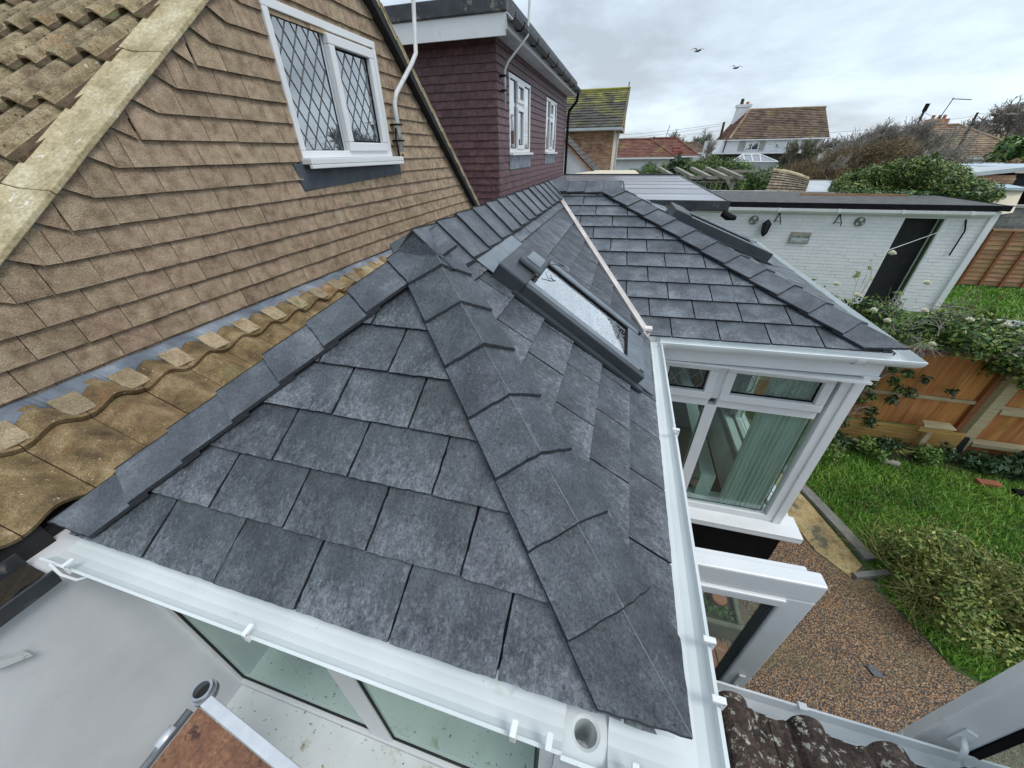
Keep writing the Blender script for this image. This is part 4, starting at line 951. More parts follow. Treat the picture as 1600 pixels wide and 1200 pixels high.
# cable mast on the brown gable, aerial on the plum dormer
t = thing('cable_mast', 'thin white cranked mast pole fixed beside brown gable window', 'mast', (-2.05, 3.47, .03))
m = MB(); m.tube([(-2.03, 4.12, 1.7), (-2.03, 4.10, 1.14), (-2.03, 4.03, .78), (-2.04, 3.95, .70), (-2.06, 3.62, .45), (-2.06, 3.57, .38), (-2.06, 3.57, .02)], .019, 10); m.build('pole', 'pole_white', t, smooth=True)
for z in (.10, .22):
    m = MB(); m.wbox(-2.16, -2.03, 3.54, 3.60, z, z+.012); m.build('bracket', 'black', t)
m = MB(); m.tube([(-2.08, 3.56, .20), (-2.07, 3.52, .12), (-2.07, 3.53, -.01), (-2.07, 3.57, -.05), (-2.07, 3.60, .0)], .009, 6); m.build('cable', 'black', t, smooth=True)
t = thing('tv_aerial', 'grey cranked aerial pole with comb aerial at plum dormer corner', 'aerial', (-1.95, 6.8, .7))
m = MB(); m.tube([(-1.66, 6.98, 2.6), (-1.66, 6.95, 1.75), (-1.67, 6.90, 1.42), (-1.92, 6.72, 1.12), (-1.96, 6.68, 1.02), (-1.96, 6.68, .62)], .017, 8); m.build('pole', 'pole_white', t, smooth=True)
for z in (.78, .95):
    m = MB(); m.wbox(-2.05, -1.94, 6.64, 6.72, z, z+.02); m.build('bracket', 'black', t)
m = MB(); m.tube([(-1.66, 6.96, 2.33), (-1.36, 7.5, 2.02)], .010, 6); m.tube([(-1.56, 7.02, 2.13), (-1.18, 7.22, 2.08)], .007, 5); m.tube([(-1.50, 7.32, 2.02), (-1.14, 7.5, 1.98)], .007, 5); m.build('antenna', 'galv', t)

# ================================================================== WHITE GARAGE across the gardens
ga = thing('garage', 'long white painted brick garage with black doorway and felt flat roof', 'garage', (4.7, 10.6, -3.3))
GY = 10.4
def course_wall(name, F, u0, u1, v0, v1, holes, bw, bh_, gap, mats, parent, proud=.012, jit=.003):
    """bricks as real blocks, joined: nobody can pick single ones apart at this size"""
    m = MB(); nr = int((v1-v0)/bh_)
    for r in range(nr):
        v = v0+r*bh_; o = (r % 2)*bw/2; k = int((u1-u0)/bw)+2
        for i in range(-1, k):
            a, b = max(u0, u0+i*bw+o), min(u1, u0+(i+1)*bw+o-gap)
            if b-a < .02: continue
            skip = False
            for h in holes:
                if v+bh_*.5 > h[2] and v+bh_*.5 < h[3]:
                    if a >= h[0] and b <= h[1]: skip = True
                    elif a < h[0] < b <= h[1]+bw: b = h[0]
                    elif h[0]-bw <= a < h[1] < b: a = h[1]
                    elif a < h[0] and b > h[1]: skip = True
            if skip or b-a < .01: continue
            m.box(F, a, b+gap*.75, v+gap/2, v+bh_-gap/2, 0, proud+random.uniform(-jit, jit))
    return m.build(name, mats, parent, kind='stuff')
FGa = Fr((0, GY, 0), (1, 0, 0), (0, 0, 1))
m = MB(); m.wbox(1.6, 5.86, GY+.001, GY+.2, -3.3, -1.1); m.wbox(6.55, 7.26, GY+.001, GY+.2, -3.3, -1.1); m.wbox(5.86, 6.55, GY+.001, GY+.2, -1.29, -1.1)
m.wbox(1.6, 7.26, 13.0, 13.2, -3.3, -1.1); m.wbox(7.06, 7.26, GY+.2, 13.0, -3.3, -1.1); m.build('wall', 'far_white', ga)
course_wall('brick_courses', FGa, 1.6, 7.26, -3.3, -1.18, [(5.84, 6.57, -3.4, -1.27)], .225, .0755, .010, 'brick_white', ga, proud=.009, jit=.003)
m = MB(); m.wbox(5.86, 6.55, GY+.20, GY+.24, -3.3, -1.29); m.build('dark_doorway', 'black_flat', ga)
m = MB(); m.wbox(6.515, 6.545, GY+.02, GY+.09, -3.3, -1.29); m.build('door_edge', 'leaf_dark', ga)
m = MB(); m.wbox(1.5, 7.42, GY-.08, 13.3, -1.10, -1.03); m.build('roof', 'shed_felt', ga)
m = MB(); m.wbox(1.5, 7.44, GY-.115, GY-.081, -1.115, -1.015); m.wbox(7.425, 7.45, GY-.08, 13.3, -1.125, -1.02); m.build('roof_edge', 'black', ga, bevel=.006)
m = MB(); sweep(m, [Vector((1.6, GY-.01, -1.11)), Vector((7.2, GY-.01, -1.11))], [(0, -.02), (.03, -.10), (.12, -.11), (.165, -.07), (.17, -.02)], closed=True); m.build('gutter', 'white', ga)
for x in np.arange(2.2, 7.1, 1.15):
    m = MB(); m.wbox(x, x+.05, GY-.195, GY-.14, -1.185, -1.12); m.build('gutter_bracket', 'white', ga)
m = MB(); m.wbox(7.24, 7.36, GY-.06, GY+.08, -3.3, -1.13); m.build('corner_post', 'white', ga, bevel=.006)
m = MB(); m.wbox(4.4, 6.7, 12.2, 12.27, -1.03, -.985); m.build('roof_batten', 'lap_brown', ga)
# things on the garage wall
def plaque(x, z, label):
    t = thing('wall_plaque', label, 'plaque', (x, GY-.01, z), 'round plaques on the garage wall')
    m = MB(); m.tube([(x, GY-.012, z), (x, GY-.05, z)], .092, 20); m.build('disc', 'stone_trough', t)
    m = MB(); m.tube([(x-.0, GY-.051, z+.045), (x, GY-.056, z+.045)], .036, 12); m.tube([(x-.05, GY-.051, z-.04), (x-.05, GY-.058, z-.04)], .026, 10); m.tube([(x+.05, GY-.051, z-.03), (x+.05, GY-.058, z-.03)], .020, 10); m.build('raised_motif', 'pale_grey', t)
plaque(2.98, -1.40, 'round grey wall plaque beside the black lantern'); plaque(5.06, -1.38, 'round grey wall plaque nearer the black doorway')
def hook(x, label):
    t = thing('wall_bracket', label, 'bracket', (x, GY-.01, -1.3), 'black brackets under garage eaves')
    m = MB(); m.tube([(x, GY-.02, -1.24), (x-.055, GY-.03, -1.44)], .009, 6); m.build('arm', 'black', t)
    m = MB(); m.tube([(x, GY-.02, -1.24), (x+.05, GY-.10, -1.40), (x+.055, GY-.12, -1.47)], .009, 6); m.tube([(x-.045, GY-.03, -1.40), (x+.05, GY-.1, -1.41)], .006, 5); m.build('brace', 'black', t)
hook(3.46, 'black wall bracket just right of the black lantern'); hook(4.64, 'black wall bracket just left of the right round plaque')
def lantern(x, z):
    t = thing('wall_lantern', 'small black hexagonal lantern on white garage wall', 'lantern', (x, GY-.02, z))
    def hexr(m, r0, r1, z0, z1):
        vs = [(x+r*math.cos(k*math.pi/3), GY-.14+r*math.sin(k*math.pi/3), zz) for zz, r in ((z0, r0), (z1, r1)) for k in range(6)]
        m.add(vs, [(k, (k+1) % 6, 6+(k+1) % 6, 6+k) for k in range(6)]+[(5, 4, 3, 2, 1, 0), (6, 7, 8, 9, 10, 11)])
    m = MB(); hexr(m, .10, .02, z+.10, z+.19); m.build('cap', 'black', t)
    m = MB(); hexr(m, .02, .07, z-.17, z-.10); m.build('base', 'black', t)
    m = MB(); hexr(m, .055, .082, z-.10, z+.10); m.build('pane', 'room_dark', t)
    m = MB()
    for k in range(6): c, s = math.cos(k*math.pi/3), math.sin(k*math.pi/3); m.tube([(x+.06*c, GY-.14+.06*s, z-.1), (x+.088*c, GY-.14+.088*s, z+.1)], .008, 5)
    m.build('frame', 'black', t); m = MB(); m.tube([(x, GY-.01, z-.02), (x, GY-.08, z-.02)], .012, 6); m.build('arm', 'black', t)
lantern(3.24, -1.56)
def sign():
    t = thing('tile_sign', 'small picture tile sign with dark lettering on white wall', 'sign', (4.03, GY-.02, -1.75))
    m = MB(); m.wbox(3.84, 4.24, GY-.045, GY-.012, -1.875, -1.635); m.build('frame', 'timber_grey', t, bevel=.004)
    m = MB(); m.wbox(3.862, 4.218, GY-.049, GY-.0455, -1.853, -1.657); m.build('tile_face', 'concrete', t)
    m = MB()
    for k, x in enumerate((3.90, 3.955, 4.01, 4.085, 4.135, 4.185)):   # worn, unreadable dark lettering strokes
        m.wbox(x-.008, x-.001, GY-.052, GY-.0495, -1.745, -1.700); m.wbox(x-.001, x+.016, GY-.052, GY-.0495, -1.706 if k % 2 else -1.728, -1.700 if k % 2 else -1.722)
        if k % 3: m.wbox(x+.016, x+.022, GY-.052, GY-.0495, -1.745, -1.707)
    m.build('lettering', 'black', t)
    m = MB(); m.wbox(3.88, 4.20, GY-.0515, GY-.0495, -1.80, -1.765); m.wbox(3.95, 4.10, GY-.0515, GY-.0495, -1.83, -1.803); m.build('painted_band', 'pale_blue', t)
sign()
t = thing('black_rod', 'thin black rod leaning on garage wall right of doorway', 'rod', (6.95, GY-.05, -2))
m = MB(); m.tube([(6.885, GY-.02, -1.29), (6.95, GY-.06, -1.5), (6.95, GY-.05, -2.0)], .014, 6); m.build('rod', 'black', t)

# ================================================================== dark shiny flat roof behind the garden room
t = thing('flat_roofed_store', 'store with wet shiny grey felt flat roof behind garden room', 'outbuilding', (.6, 9, -3.3))
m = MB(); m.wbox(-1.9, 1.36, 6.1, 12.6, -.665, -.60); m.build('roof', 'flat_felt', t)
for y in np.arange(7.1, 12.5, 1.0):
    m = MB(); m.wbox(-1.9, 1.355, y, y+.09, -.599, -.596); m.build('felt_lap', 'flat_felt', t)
m = MB(); m.wbox(-1.9, 1.375, 6.06, 6.099, -.72, -.59); m.wbox(1.361, 1.40, 6.1, 12.6, -.72, -.588); m.wbox(-1.9, 1.36, 12.601, 12.64, -.70, -.56); m.build('roof_edge', 'gutter_black', t, bevel=.006)
m = MB(); m.tube([(1.32, 6.02, -.735), (1.40, 6.02, -.78), (1.50, 6.04, -.80)], [.045, .05, .03], 8); m.build('gutter_outlet', 'black', t)
m = MB(); m.wbox(-1.8, .45, 6.2, 12.4, -3.3, -.67); m.build('wall', 'render_white', t)
m = MB(); m.wbox(-.02, .075, 5.2, 5.32, -.42, -.30); m.build('white_cap', 'white', t) if False else None

# ================================================================== fences and the near garden
FY = 4.86
def fence_left():
    t = thing('orange_fence', 'orange brown close boarded fence panel behind the climbing rose', 'fence', (3.2, FY, -3.3))
    x = 1.3; 
    while x < 4.34:
        w = .148; m = MB(); m.wbox(x+.001, min(x+w, 4.36)-.001, FY+random.uniform(0, .003), FY+.018, -3.02, -2.0); m.build('board', 'fence_orange', t); x += w
    m = MB(); m.wbox(1.3, 4.35, FY-.035, FY-.004, -2.60, -2.555); m.build('rail', 'timber_pale', t, bevel=.004)
    m = MB(); m.wbox(1.3, 4.35, FY-.04, FY+.03, -2.0, -1.97); m.build('top_rail', 'batten_red', t)
    m = MB(); m.wbox(4.34, 4.40, FY-.05, FY+.03, -3.05, -1.95); m.build('batten', 'batten_red', t, bevel=.004)
fence_left()
def fence_right():
    t = thing('slatted_fence', 'brown upright boarded fence panel with pale cross rails, right', 'fence', (5.8, FY, -3.3))
    m = MB(); m.wbox(4.46, 4.58, FY-.06, FY+.06, -3.3, -1.92); m.build('post', 'timber_pale', t, bevel=.006)
    x = 4.60; k = 0
    while x < 9.0:
        w = .11; m = MB(); yo = FY+.012
        m.prism([(x, yo, -3.3), (x+w+.012, yo-.014, -3.3), (x+w+.012, yo-.014, -2.0), (x, yo, -2.0)], (0, .010, 0)); m.build('board', 'fence_orange', t); x += w; k += 1
    for z in (-2.62, -3.12):
        m = MB(); m.prism([(4.59, FY-.07, z), (9.0, FY-.07, z), (9.0, FY-.008, z+.035), (4.59, FY-.008, z+.035)], (0, 0, -.055)); m.build('rail', 'timber_pale', t, bevel=.004)
fence_right()
t = thing('slatted_bed_edge', 'low yellow timber slat screen at foot of orange fence', 'planter', (3.6, 4.75, -3.3))
for k in range(7):
    m = MB(); m.wbox(2.4, 4.42, 4.74+random.uniform(-.002, .002), 4.765, -3.30+k*.047, -3.30+k*.047+.042); m.build('slat', 'fence_yellow', t, bevel=.003)
m = MB(); m.prism([(4.42, 4.74, -3.3), (4.52, 4.75, -3.3), (4.50, 4.76, -3.04), (4.42, 4.76, -3.06)], (0, .03, 0)); m.build('dark_end_board', 'black_flat', t)
t = thing('bird_table', 'small pale timber bird table in front of orange fence', 'bird table', (4.0, 4.68, -3.3))
m = MB(); m.wbox(3.98, 4.04, 4.66, 4.71, -3.28, -2.93); m.build('post', 'timber_pale', t, bevel=.004)
m = MB(); m.prism([(3.83, 4.60, -2.93), (4.15, 4.60, -2.93), (4.15, 4.60, -2.86), (3.83, 4.60, -2.86)], (0, .02, 0)); m.build('front_board', 'fence_yellow', t, bevel=.003)
m = MB(); m.prism([(3.85, 4.59, -2.855), (4.16, 4.59, -2.855), (4.14, 4.69, -2.835), (3.87, 4.69, -2.835)], (0, 0, .022)); m.build('tray', 'timber_pale', t, bevel=.003)
def far_fence():
    t = thing('lap_panel_fence', 'brown horizontal lap fence panel beside the white garage', 'fence', (10.8, 13.0, -3.3)); FY2 = 13.0
    x0, x1 = 9.27, 12.8; z = -3.24
    while z < -1.92:
        m = MB(); m.prism([(x0, FY2-.02, z), (x1, FY2-.02, z), (x1, FY2+.0, z+.122), (x0, FY2+.0, z+.122)], (0, .012, 0)); m.build('slat', 'lap_brown', t); z += .115
    for k in range(8):
        x = 9.27+.45*k; m = MB(); m.wbox(x, x+.055, FY2-.055, FY2-.021, -3.28, -1.83); m.build('batten', 'batten_red', t)
    m = MB(); m.wbox(x0, x1, FY2-.06, FY2+.03, -1.86, -1.82); m.build('top_rail', 'lap_brown', t)
far_fence()
t = thing('block_wall', 'weathered grey concrete block wall above the lap fence', 'wall', (11, 13.75, -3.3))
m = MB(); m.wbox(9.33, 14.2, 13.78, 13.95, -3.3, -1.40); m.build('core', 'concrete', t)
for r in range(5):
    x = 9.35+(.22 if r % 2 else 0)
    while x < 13.6:
        m = MB(); m.wbox(x+.004, x+.436, 13.75, 13.779, -2.53+r*.225+.004, -2.53+r*.225+.221); m.build('block', 'concrete_block', t); x += .44
m = MB(); m.wbox(9.31, 14.2, 13.71, 13.98, -1.399, -1.34); m.build('coping', 'concrete', t)
t = thing('kerb', 'pale timber kerb edging the far patch of lawn', 'kerb', (8.5, 9.9, -3.3))
m = MB(); m.wbox(7.6, 10.5, 9.86, 9.98, -3.3, -3.2); m.build('board', 'pale_grey', t)

# stone trough, pots and brick edging seen through the open door
t = thing('stone_trough', 'weathered stone trough planter with small green plants', 'planter', (1.05, 1.85, -3.3))
m = MB(); x0, x1, y0, y1, z0, z1 = .72, 1.33, 1.72, 2.03, -3.3, -3.10
m.wbox(x0, x1, y0, y0+.04, z0, z1); m.wbox(x0, x1, y1-.04, y1, z0, z1); m.wbox(x0, x0+.04, y0+.04, y1-.04, z0, z1); m.wbox(x1-.04, x1, y0+.04, y1-.04, z0, z1); m.build('basin', 'stone_trough', t, bevel=.012)
m = MB(); m.wbox(x0+.04, x1-.04, y0+.04, y1-.04, z0+.02, z1-.035); m.build('soil', 'soil', t)
for (x, y, s, nm) in ((1.17, 1.90, 1, 'plant_pot'), (1.02, 1.93, .8, 'plant_pot')):
    m = MB(); m.tube([(x, y, -3.13), (x, y, -3.05), (x, y, -3.045)], [.038*s, .05*s, .055*s], 12); o = m.build(nm, 'terracotta', None); tag(o, 'small terracotta pot in the stone trough, ' + ('right one' if s == 1 else 'smaller left one'), 'pot')
t = thing('brick_edging', 'row of old red bricks laid flat in front of stone trough', 'bricks', (1.1, 1.45, -3.3))
for i, (x, y) in enumerate(((1.035, 1.69), (1.145, 1.68), (1.06, 1.465), (1.17, 1.455), (1.08, 1.24))):
    f = Fr((x, y, -3.3), (1, .10, 0), (-.10, 1, 0)); m = MB(); m.box(f, 0, .10, -.215, 0, 0, .022); m.build('brick', 'brick_red', t, bevel=.004)
t = thing('slate_fragment', 'broken piece of grey slate lying on pebble patio', 'slate', (2.26, 1.77, -3.3))
m = MB(); m.prism([(2.225, 1.80, -3.285), (2.25, 1.745, -3.285), (2.31, 1.75, -3.287), (2.30, 1.785, -3.285), (2.26, 1.825, -3.285)], (0, 0, -.008)); m.build('fragment', 'slate_smooth', t)

# open french door leaf
def door_leaf():
    t = thing('open_door', 'open white framed glass door leaf standing over pebble patio', 'door', (.30, .92, -3.25))
    f = Fr((.30, .915, 0), Vector((.58, .03, 0)), (0, 0, 1)); f.N = f.U.cross(f.V).normalized()   # faces -y
    W, z0, z1 = .575, -3.22, -1.300
    m = MB(); m.box(f, 0, W, z1-.105, z1, -.06, 0); m.box(f, 0, W, z0, z0+.13, -.06, 0); m.box(f, 0, .105, z0+.13, z1-.105, -.06, 0); m.box(f, W-.105, W, z0+.13, z1-.105, -.06, 0); m.build('frame', 'white', t, bevel=.007)
    m = MB(); m.box(f, -.02, W-.03, z1-.075, z1-.02, -.090, -.061); m.build('top_bar', 'white', t, bevel=.005)
    m = MB(); m.box(f, .10, W-.098, z1-.150, z1-.106, -.01, .014); m.build('glazing_bead', 'white', t, bevel=.006)
    m = MB(); m.box(f, .105, .113, z0+.13, z1-.15, -.052, -.012); m.box(f, W-.118, W-.106, z0+.13, z1-.15, -.052, -.012); m.build('gasket', 'room_dark', t)
    m = MB(); m.box(f, .113, W-.118, z0+.131, z1-.151, -.040, -.034); m.build('pane', 'glass_clear', t)
    c = W-.05; zc = -2.16
    m = MB(); m.box(f, c-.014, c+.014, zc-.10, zc+.10, .001, .012); m.build('handle_plate', 'white', t, bevel=.004)
    m = MB(); m.tube([f.p(c, zc, .01), f.p(c, zc, .05), f.p(c-.04, zc+.005, .062), f.p(c-.13, zc-.005, .055)], .010, 8); m.build('handle', 'white', t, smooth=True)
door_leaf()
def casement():
    t = thing('open_window', 'white casement window swung open at bottom right corner', 'window', (1.2, .73, -1.9))
    f = Fr((1.20, .735, 0), Vector((.55, -.30, 0)), (0, 0, 1)); f.N = f.U.cross(f.V).normalized()
    W, z0, z1 = .62, -1.86, -.55
    m = MB(); m.box(f, 0, W, z1-.085, z1, -.06, 0); m.box(f, 0, W, z0, z0+.085, -.06, 0); m.box(f, 0, .085, z0+.085, z1-.085, -.06, 0); m.box(f, W-.085, W, z0+.085, z1-.085, -.06, 0); m.build('frame', 'white', t, bevel=.007)
    m = MB(); m.box(f, .086, .105, z0+.085, z1-.085, -.05, .004); m.box(f, .105, W-.085, z0+.086, z0+.105, -.05, .004); m.build('gasket', 'black', t)
    m = MB(); m.box(f, .105, W-.086, z0+.105, z1-.086, -.035, -.029); m.build('pane', 'glass_clear', t)
    c, zc = .045, -1.55
    m = MB(); m.box(f, c-.013, c+.013, zc-.05, zc+.05, .001, .012); m.build('handle_plate', 'white', t, bevel=.004)
    m = MB(); m.tube([f.p(c, zc+.01, .01), f.p(c, zc+.01, .045), f.p(c+.01, zc-.03, .055), f.p(c+.05, zc-.09, .05), f.p(c+.055, zc-.12, .045)], .008, 8); m.build('handle', 'white', t, smooth=True)
    m = MB(); m.tube([f.p(.22, z0+.12, .0), f.p(.235, z0+.02, .05), f.p(.20, z0-.10, .06)], .008, 8); m.build('stay_cord', 'white', t, smooth=True)
casement()
t = thing('neighbour_wall', 'white rendered wall with window opening just right of view', 'wall', (1.85, .2, -3.3))
m = MB(); m.wbox(1.76, 1.95, -1.6, .46, -3.3, .2); m.build('wall', 'render_white', t)

# old tiled lean-to roof below the camera, with white gutter
t = thing('lichened_roof', 'small roof of dark lichened rolled tiles with white gutter, bottom', 'roof', (1.0, .2, -3.3))
sl2 = Vector((0, -1, .34)).normalized(); FO = Fr((.38, .585, -1.585), (1, 0, 0), (0, 0, 1)); FO.V = sl2; FO.U = Vector((-1, 0, 0)); FO.N = FO.U.cross(FO.V).normalized()
FO.O = Vector((1.75, .60, -1.59))
def oroll(u): x = (u/.212) % 1.0; r = abs(x-.5)*.212; return (.046*math.sqrt(max(0, 1-(r/.05)**2)) if r < .05 else 0) - (.008 if r > .07 else 0)
corr_tiles(FO, .212, oroll, range(0, 6), range(0, 4), .30, .05, .016, .026, 'old_tile', t, 'roof_tile', u_off=.02, n=20, jit=.012)
m = MB(); sweep(m, [Vector((.36, .60, -1.60)), Vector((1.75, .60, -1.60))][::-1], [(0, .01), (.0, -.03), (.02, -.06), (.05, -.065), (.075, -.04), (.08, .0), (.087, .0), (.083, -.045), (.052, -.074), (.015, -.067), (-.007, -.03), (-.007, .01)], closed=True); m.build('gutter', 'white', t)
m = MB(); m.wbox(.36, 1.75, .575, .599, -1.72, -1.575); m.build('fascia', 'white', t)
m = MB(); m.wbox(.80, .825, .672, .692, -1.603, -1.590); m.build('gutter_clip', 'white', t)
m = MB(); m.wbox(.40, 1.74, -1, .56, -3.3, -1.73); m.build('wall', 'render_white', t)
m = MB(); m.prism([(.38, .58, -1.60), (1.75, .58, -1.60), (1.75, -.6, -1.19), (.38, -.6, -1.19)], (0, 0, -.02)); m.build('roof_deck', 'debris', t)

# scaffold platform the picture was taken from
t = thing('scaffold_platform', 'worn brown plywood scaffold platform with metal tube frame', 'scaffold', (-.6, -.3, -1.25))
m = MB(); m.prism([(-.895, .10, -1.21), (-.50, .045, -1.21), (-.50, -.9, -1.21), (-.905, -.9, -1.21)], (0, 0, -.012)); m.build('plywood_deck', 'ply', t)
m = MB(); m.prism([(-.875, .128, -1.195), (-.50, .073, -1.195), (-.50, .047, -1.195), (-.885, .102, -1.195)], (0, 0, -.045)); m.build('edge_rail', 'alu', t, bevel=.002)
m = MB(); m.tube([(-.914, .09, -1.215), (-.92, -.9, -1.215)], .010, 12); m.build('side_tube', 'galv', t, smooth=True)
m = MB(); m.tube([(-.919, .055, -1.215), (-.920, .015, -1.215)], .0135, 12); m.build('tube_clamp', 'alu', t, smooth=True)
m = MB(); vs = []; n = 24; c = (-.905, .128)
ringtube(m, c, .019, .025, -1.222, -1.185); m.build('upright_tube', 'galv', t)
m = MB(); ringtube(m, c, .025, .029, -1.215, -1.20); m.build('collar', 'galv', t)
m = MB(); m.tube([(c[0], c[1], -1.222), (c[0], c[1], -1.205)], .0188, 12); m.build('tube_core', 'black_flat', t)
for (x, y) in ((-.85, -.30),):
    m = MB(); m.tube([(x, y, -3.3), (x, y, -1.225)], .024, 12); m.build('leg', 'galv', t)
m = MB(); m.tube([(-.905, -.9, -3.3), (-.905, -.9, -.4)], .024, 12); m.build('leg', 'galv', t)

# ================================================================== VEGETATION
def leaves(name, blobs, n, size, material, parent=None, squash=1., seed=1, up=.3, kind=None, fill=.55, aspect=.5, clump=None):
    r_ = np.random.default_rng(seed); bl = np.array([[*b[0], *(b[1] if isinstance(b[1], tuple) else (b[1],)*3)] for b in blobs], float)
    vol = bl[:, 3]*bl[:, 4]*bl[:, 5]; w = vol**.75; w /= w.sum(); idx = r_.choice(len(bl), n, p=w)
    d = r_.normal(size=(n, 3)); d /= np.linalg.norm(d, axis=1)[:, None]; rr = (fill+(1-fill)*r_.random(n)**.7)*(1+.12*r_.normal(size=n))
    P = bl[idx, :3]+d*bl[idx, 3:]*rr[:, None]
    if clump:
        cs = r_.normal(size=(clump, 3)); k = r_.choice(clump, n); 
    nrm = d*.8+r_.normal(size=(n, 3))*.7+np.array([0, 0, up]); nrm /= np.linalg.norm(nrm, axis=1)[:, None]
    a = np.cross(nrm, r_.normal(size=(n, 3))); a /= np.linalg.norm(a, axis=1)[:, None]; b = np.cross(nrm, a)
    s = size*(.55+.9*r_.random(n))[:, None]
    V = np.stack([P-a*s, P-b*s*aspect+nrm*s*.12, P+a*s, P+b*s*aspect+nrm*s*.12], 1).reshape(-1, 3)
    return quads(name, V, material, parent, kind)
def quads(name, V, material, parent=None, kind=None, k=4):
    n = len(V)//k; me = bpy.data.meshes.new(name); me.vertices.add(n*k); me.vertices.foreach_set('co', V.astype(np.float32).ravel())
    me.loops.add(n*k); me.loops.foreach_set('vertex_index', np.arange(n*k, dtype=np.int32)); me.polygons.add(n)
    me.polygons.foreach_set('loop_start', np.arange(0, n*k, k, dtype=np.int32)); me.materials.append(MATS[material]); me.update(calc_edges=True); me.validate()
    return link(name, me, parent, kind=kind)
def branches(name, base, dirs, length, rad, depth, material, parent, seed=1, spread=.55, droop=0., nkids=(2, 4), shrink=.72, lean=(0, 0, 0), minr=.004, tips=None):
    rd = random.Random(seed); V = []; Fc = []
    def seg(p, q, r0, r1):
        t = (q-p).normalized(); a = t.orthogonal().normalized(); b = t.cross(a); o = len(V)
        for c, r in ((p, r0), (q, r1)):
            for k in range(3): an = k*2.0944; V.append(tuple(c+(a*math.cos(an)+b*math.sin(an))*r))
        for k in range(3): Fc.append((o+k, o+(k+1) % 3, o+3+(k+1) % 3, o+3+k))
    def grow(p, d, L, r, dep):
        n = 3; cur = p
        for i in range(n):
            d = (d+Vector((rd.gauss(0, .13), rd.gauss(0, .13), rd.gauss(0, .10)-droop*.1))+Vector(lean)*.06).normalized(); q = cur+d*L/n
            seg(cur, q, max(minr, r*(1-.22*i)), max(minr, r*(1-.22*(i+1)))); cur = q
            if dep > 0 and i >= 1 - (dep < 3):
                for _ in range(rd.randint(*nkids)-1):
                    a = d.orthogonal().normalized(); a.rotate(Matrix.Rotation(rd.uniform(0, 6.28), 3, d)); nd = (d+a*rd.uniform(spread*.6, spread*1.4)).normalized()
                    grow(cur, nd, L*shrink*rd.uniform(.7, 1.1), max(minr, r*.55), dep-1)
        if tips is not None: tips.append(tuple(cur))
    for d in dirs: grow(Vector(base), Vector(d).normalized(), length*rd.uniform(.8, 1.15), rad, depth)
    me = bpy.data.meshes.new(name); me.from_pydata(V, [], Fc); me.materials.append(MATS[material]); me.update()
    return link(name, me, parent)

# lawn blades
def blades(name, poly, n, h, material, seed, z=-3.30, wid=.006, patch=None, drop=.6):
    r_ = np.random.default_rng(seed); xs = [p[0] for p in poly]; ys = [p[1] for p in poly]; P = r_.random((int(n*1.8), 2))*[max(xs)-min(xs), max(ys)-min(ys)]+[min(xs), min(ys)]
    ins = np.zeros(len(P), bool); j = len(poly)-1
    for i in range(len(poly)):
        xi, yi = poly[i]; xj, yj = poly[j]; c = ((yi > P[:, 1]) != (yj > P[:, 1])) & (P[:, 0] < (xj-xi)*(P[:, 1]-yi)/(yj-yi+1e-12)+xi); ins ^= c; j = i
    P = P[ins][:n]; k = len(P); cl = .5+.5*np.sin(P[:, 0]*5.1+np.sin(P[:, 1]*3.7)*2)*np.sin(P[:, 1]*4.3+1.2*np.sin(P[:, 0]*7))
    hh = h*(.5+.7*r_.random(k))*(.6+.6*cl); an = r_.random(k)*6.283; lean = r_.normal(size=(k, 2))*.55
    B = np.c_[P, np.full(k, z)]; w = np.c_[np.cos(an), np.sin(an), np.zeros(k)]*wid; T = B+np.c_[lean*hh[:, None], hh]
    V = np.stack([B-w, B+w, T], 1).reshape(-1, 3); return quads(name, V, material, None, 'stuff', 3)
g = blades('lawn_grass', [(2.62, 2.5), (2.75, 2.75), (2.30, 4.0), (2.2, 4.78), (7.5, 4.78), (7.5, 1.6), (6, 1.4), (3.2, 1.8), (2.85, 2.0)], 95000, .055, 'grass', 3)
g['label'] = 'bright green garden lawn grass beside pebble patio'; g['category'] = 'grass'
g = blades('pale_grass', [(2.72, 2.72), (2.30, 4.0), (2.2, 4.78), (7.5, 4.78), (7.5, 1.6), (6, 1.4), (3.2, 1.8)], 9000, .06, 'grass_dry', 4)
g['label'] = 'scattered dry pale blades among the garden lawn'; g['category'] = 'grass'
g = blades('far_lawn_grass', [(7.3, 10.0), (12.5, 10.0), (12.5, 13), (7.3, 13)], 16000, .07, 'grass', 5, z=-3.305, wid=.015)
g['label'] = 'patch of green lawn beyond the pale kerb'; g['category'] = 'grass'
g = blades('path_moss', [(2.44, 3.4), (2.46, 3.45), (2.78, 2.80), (2.72, 2.72)], 900, .03, 'grass', 6)
g['label'] = 'tufts of grass along the concrete path edging'; g['category'] = 'grass'

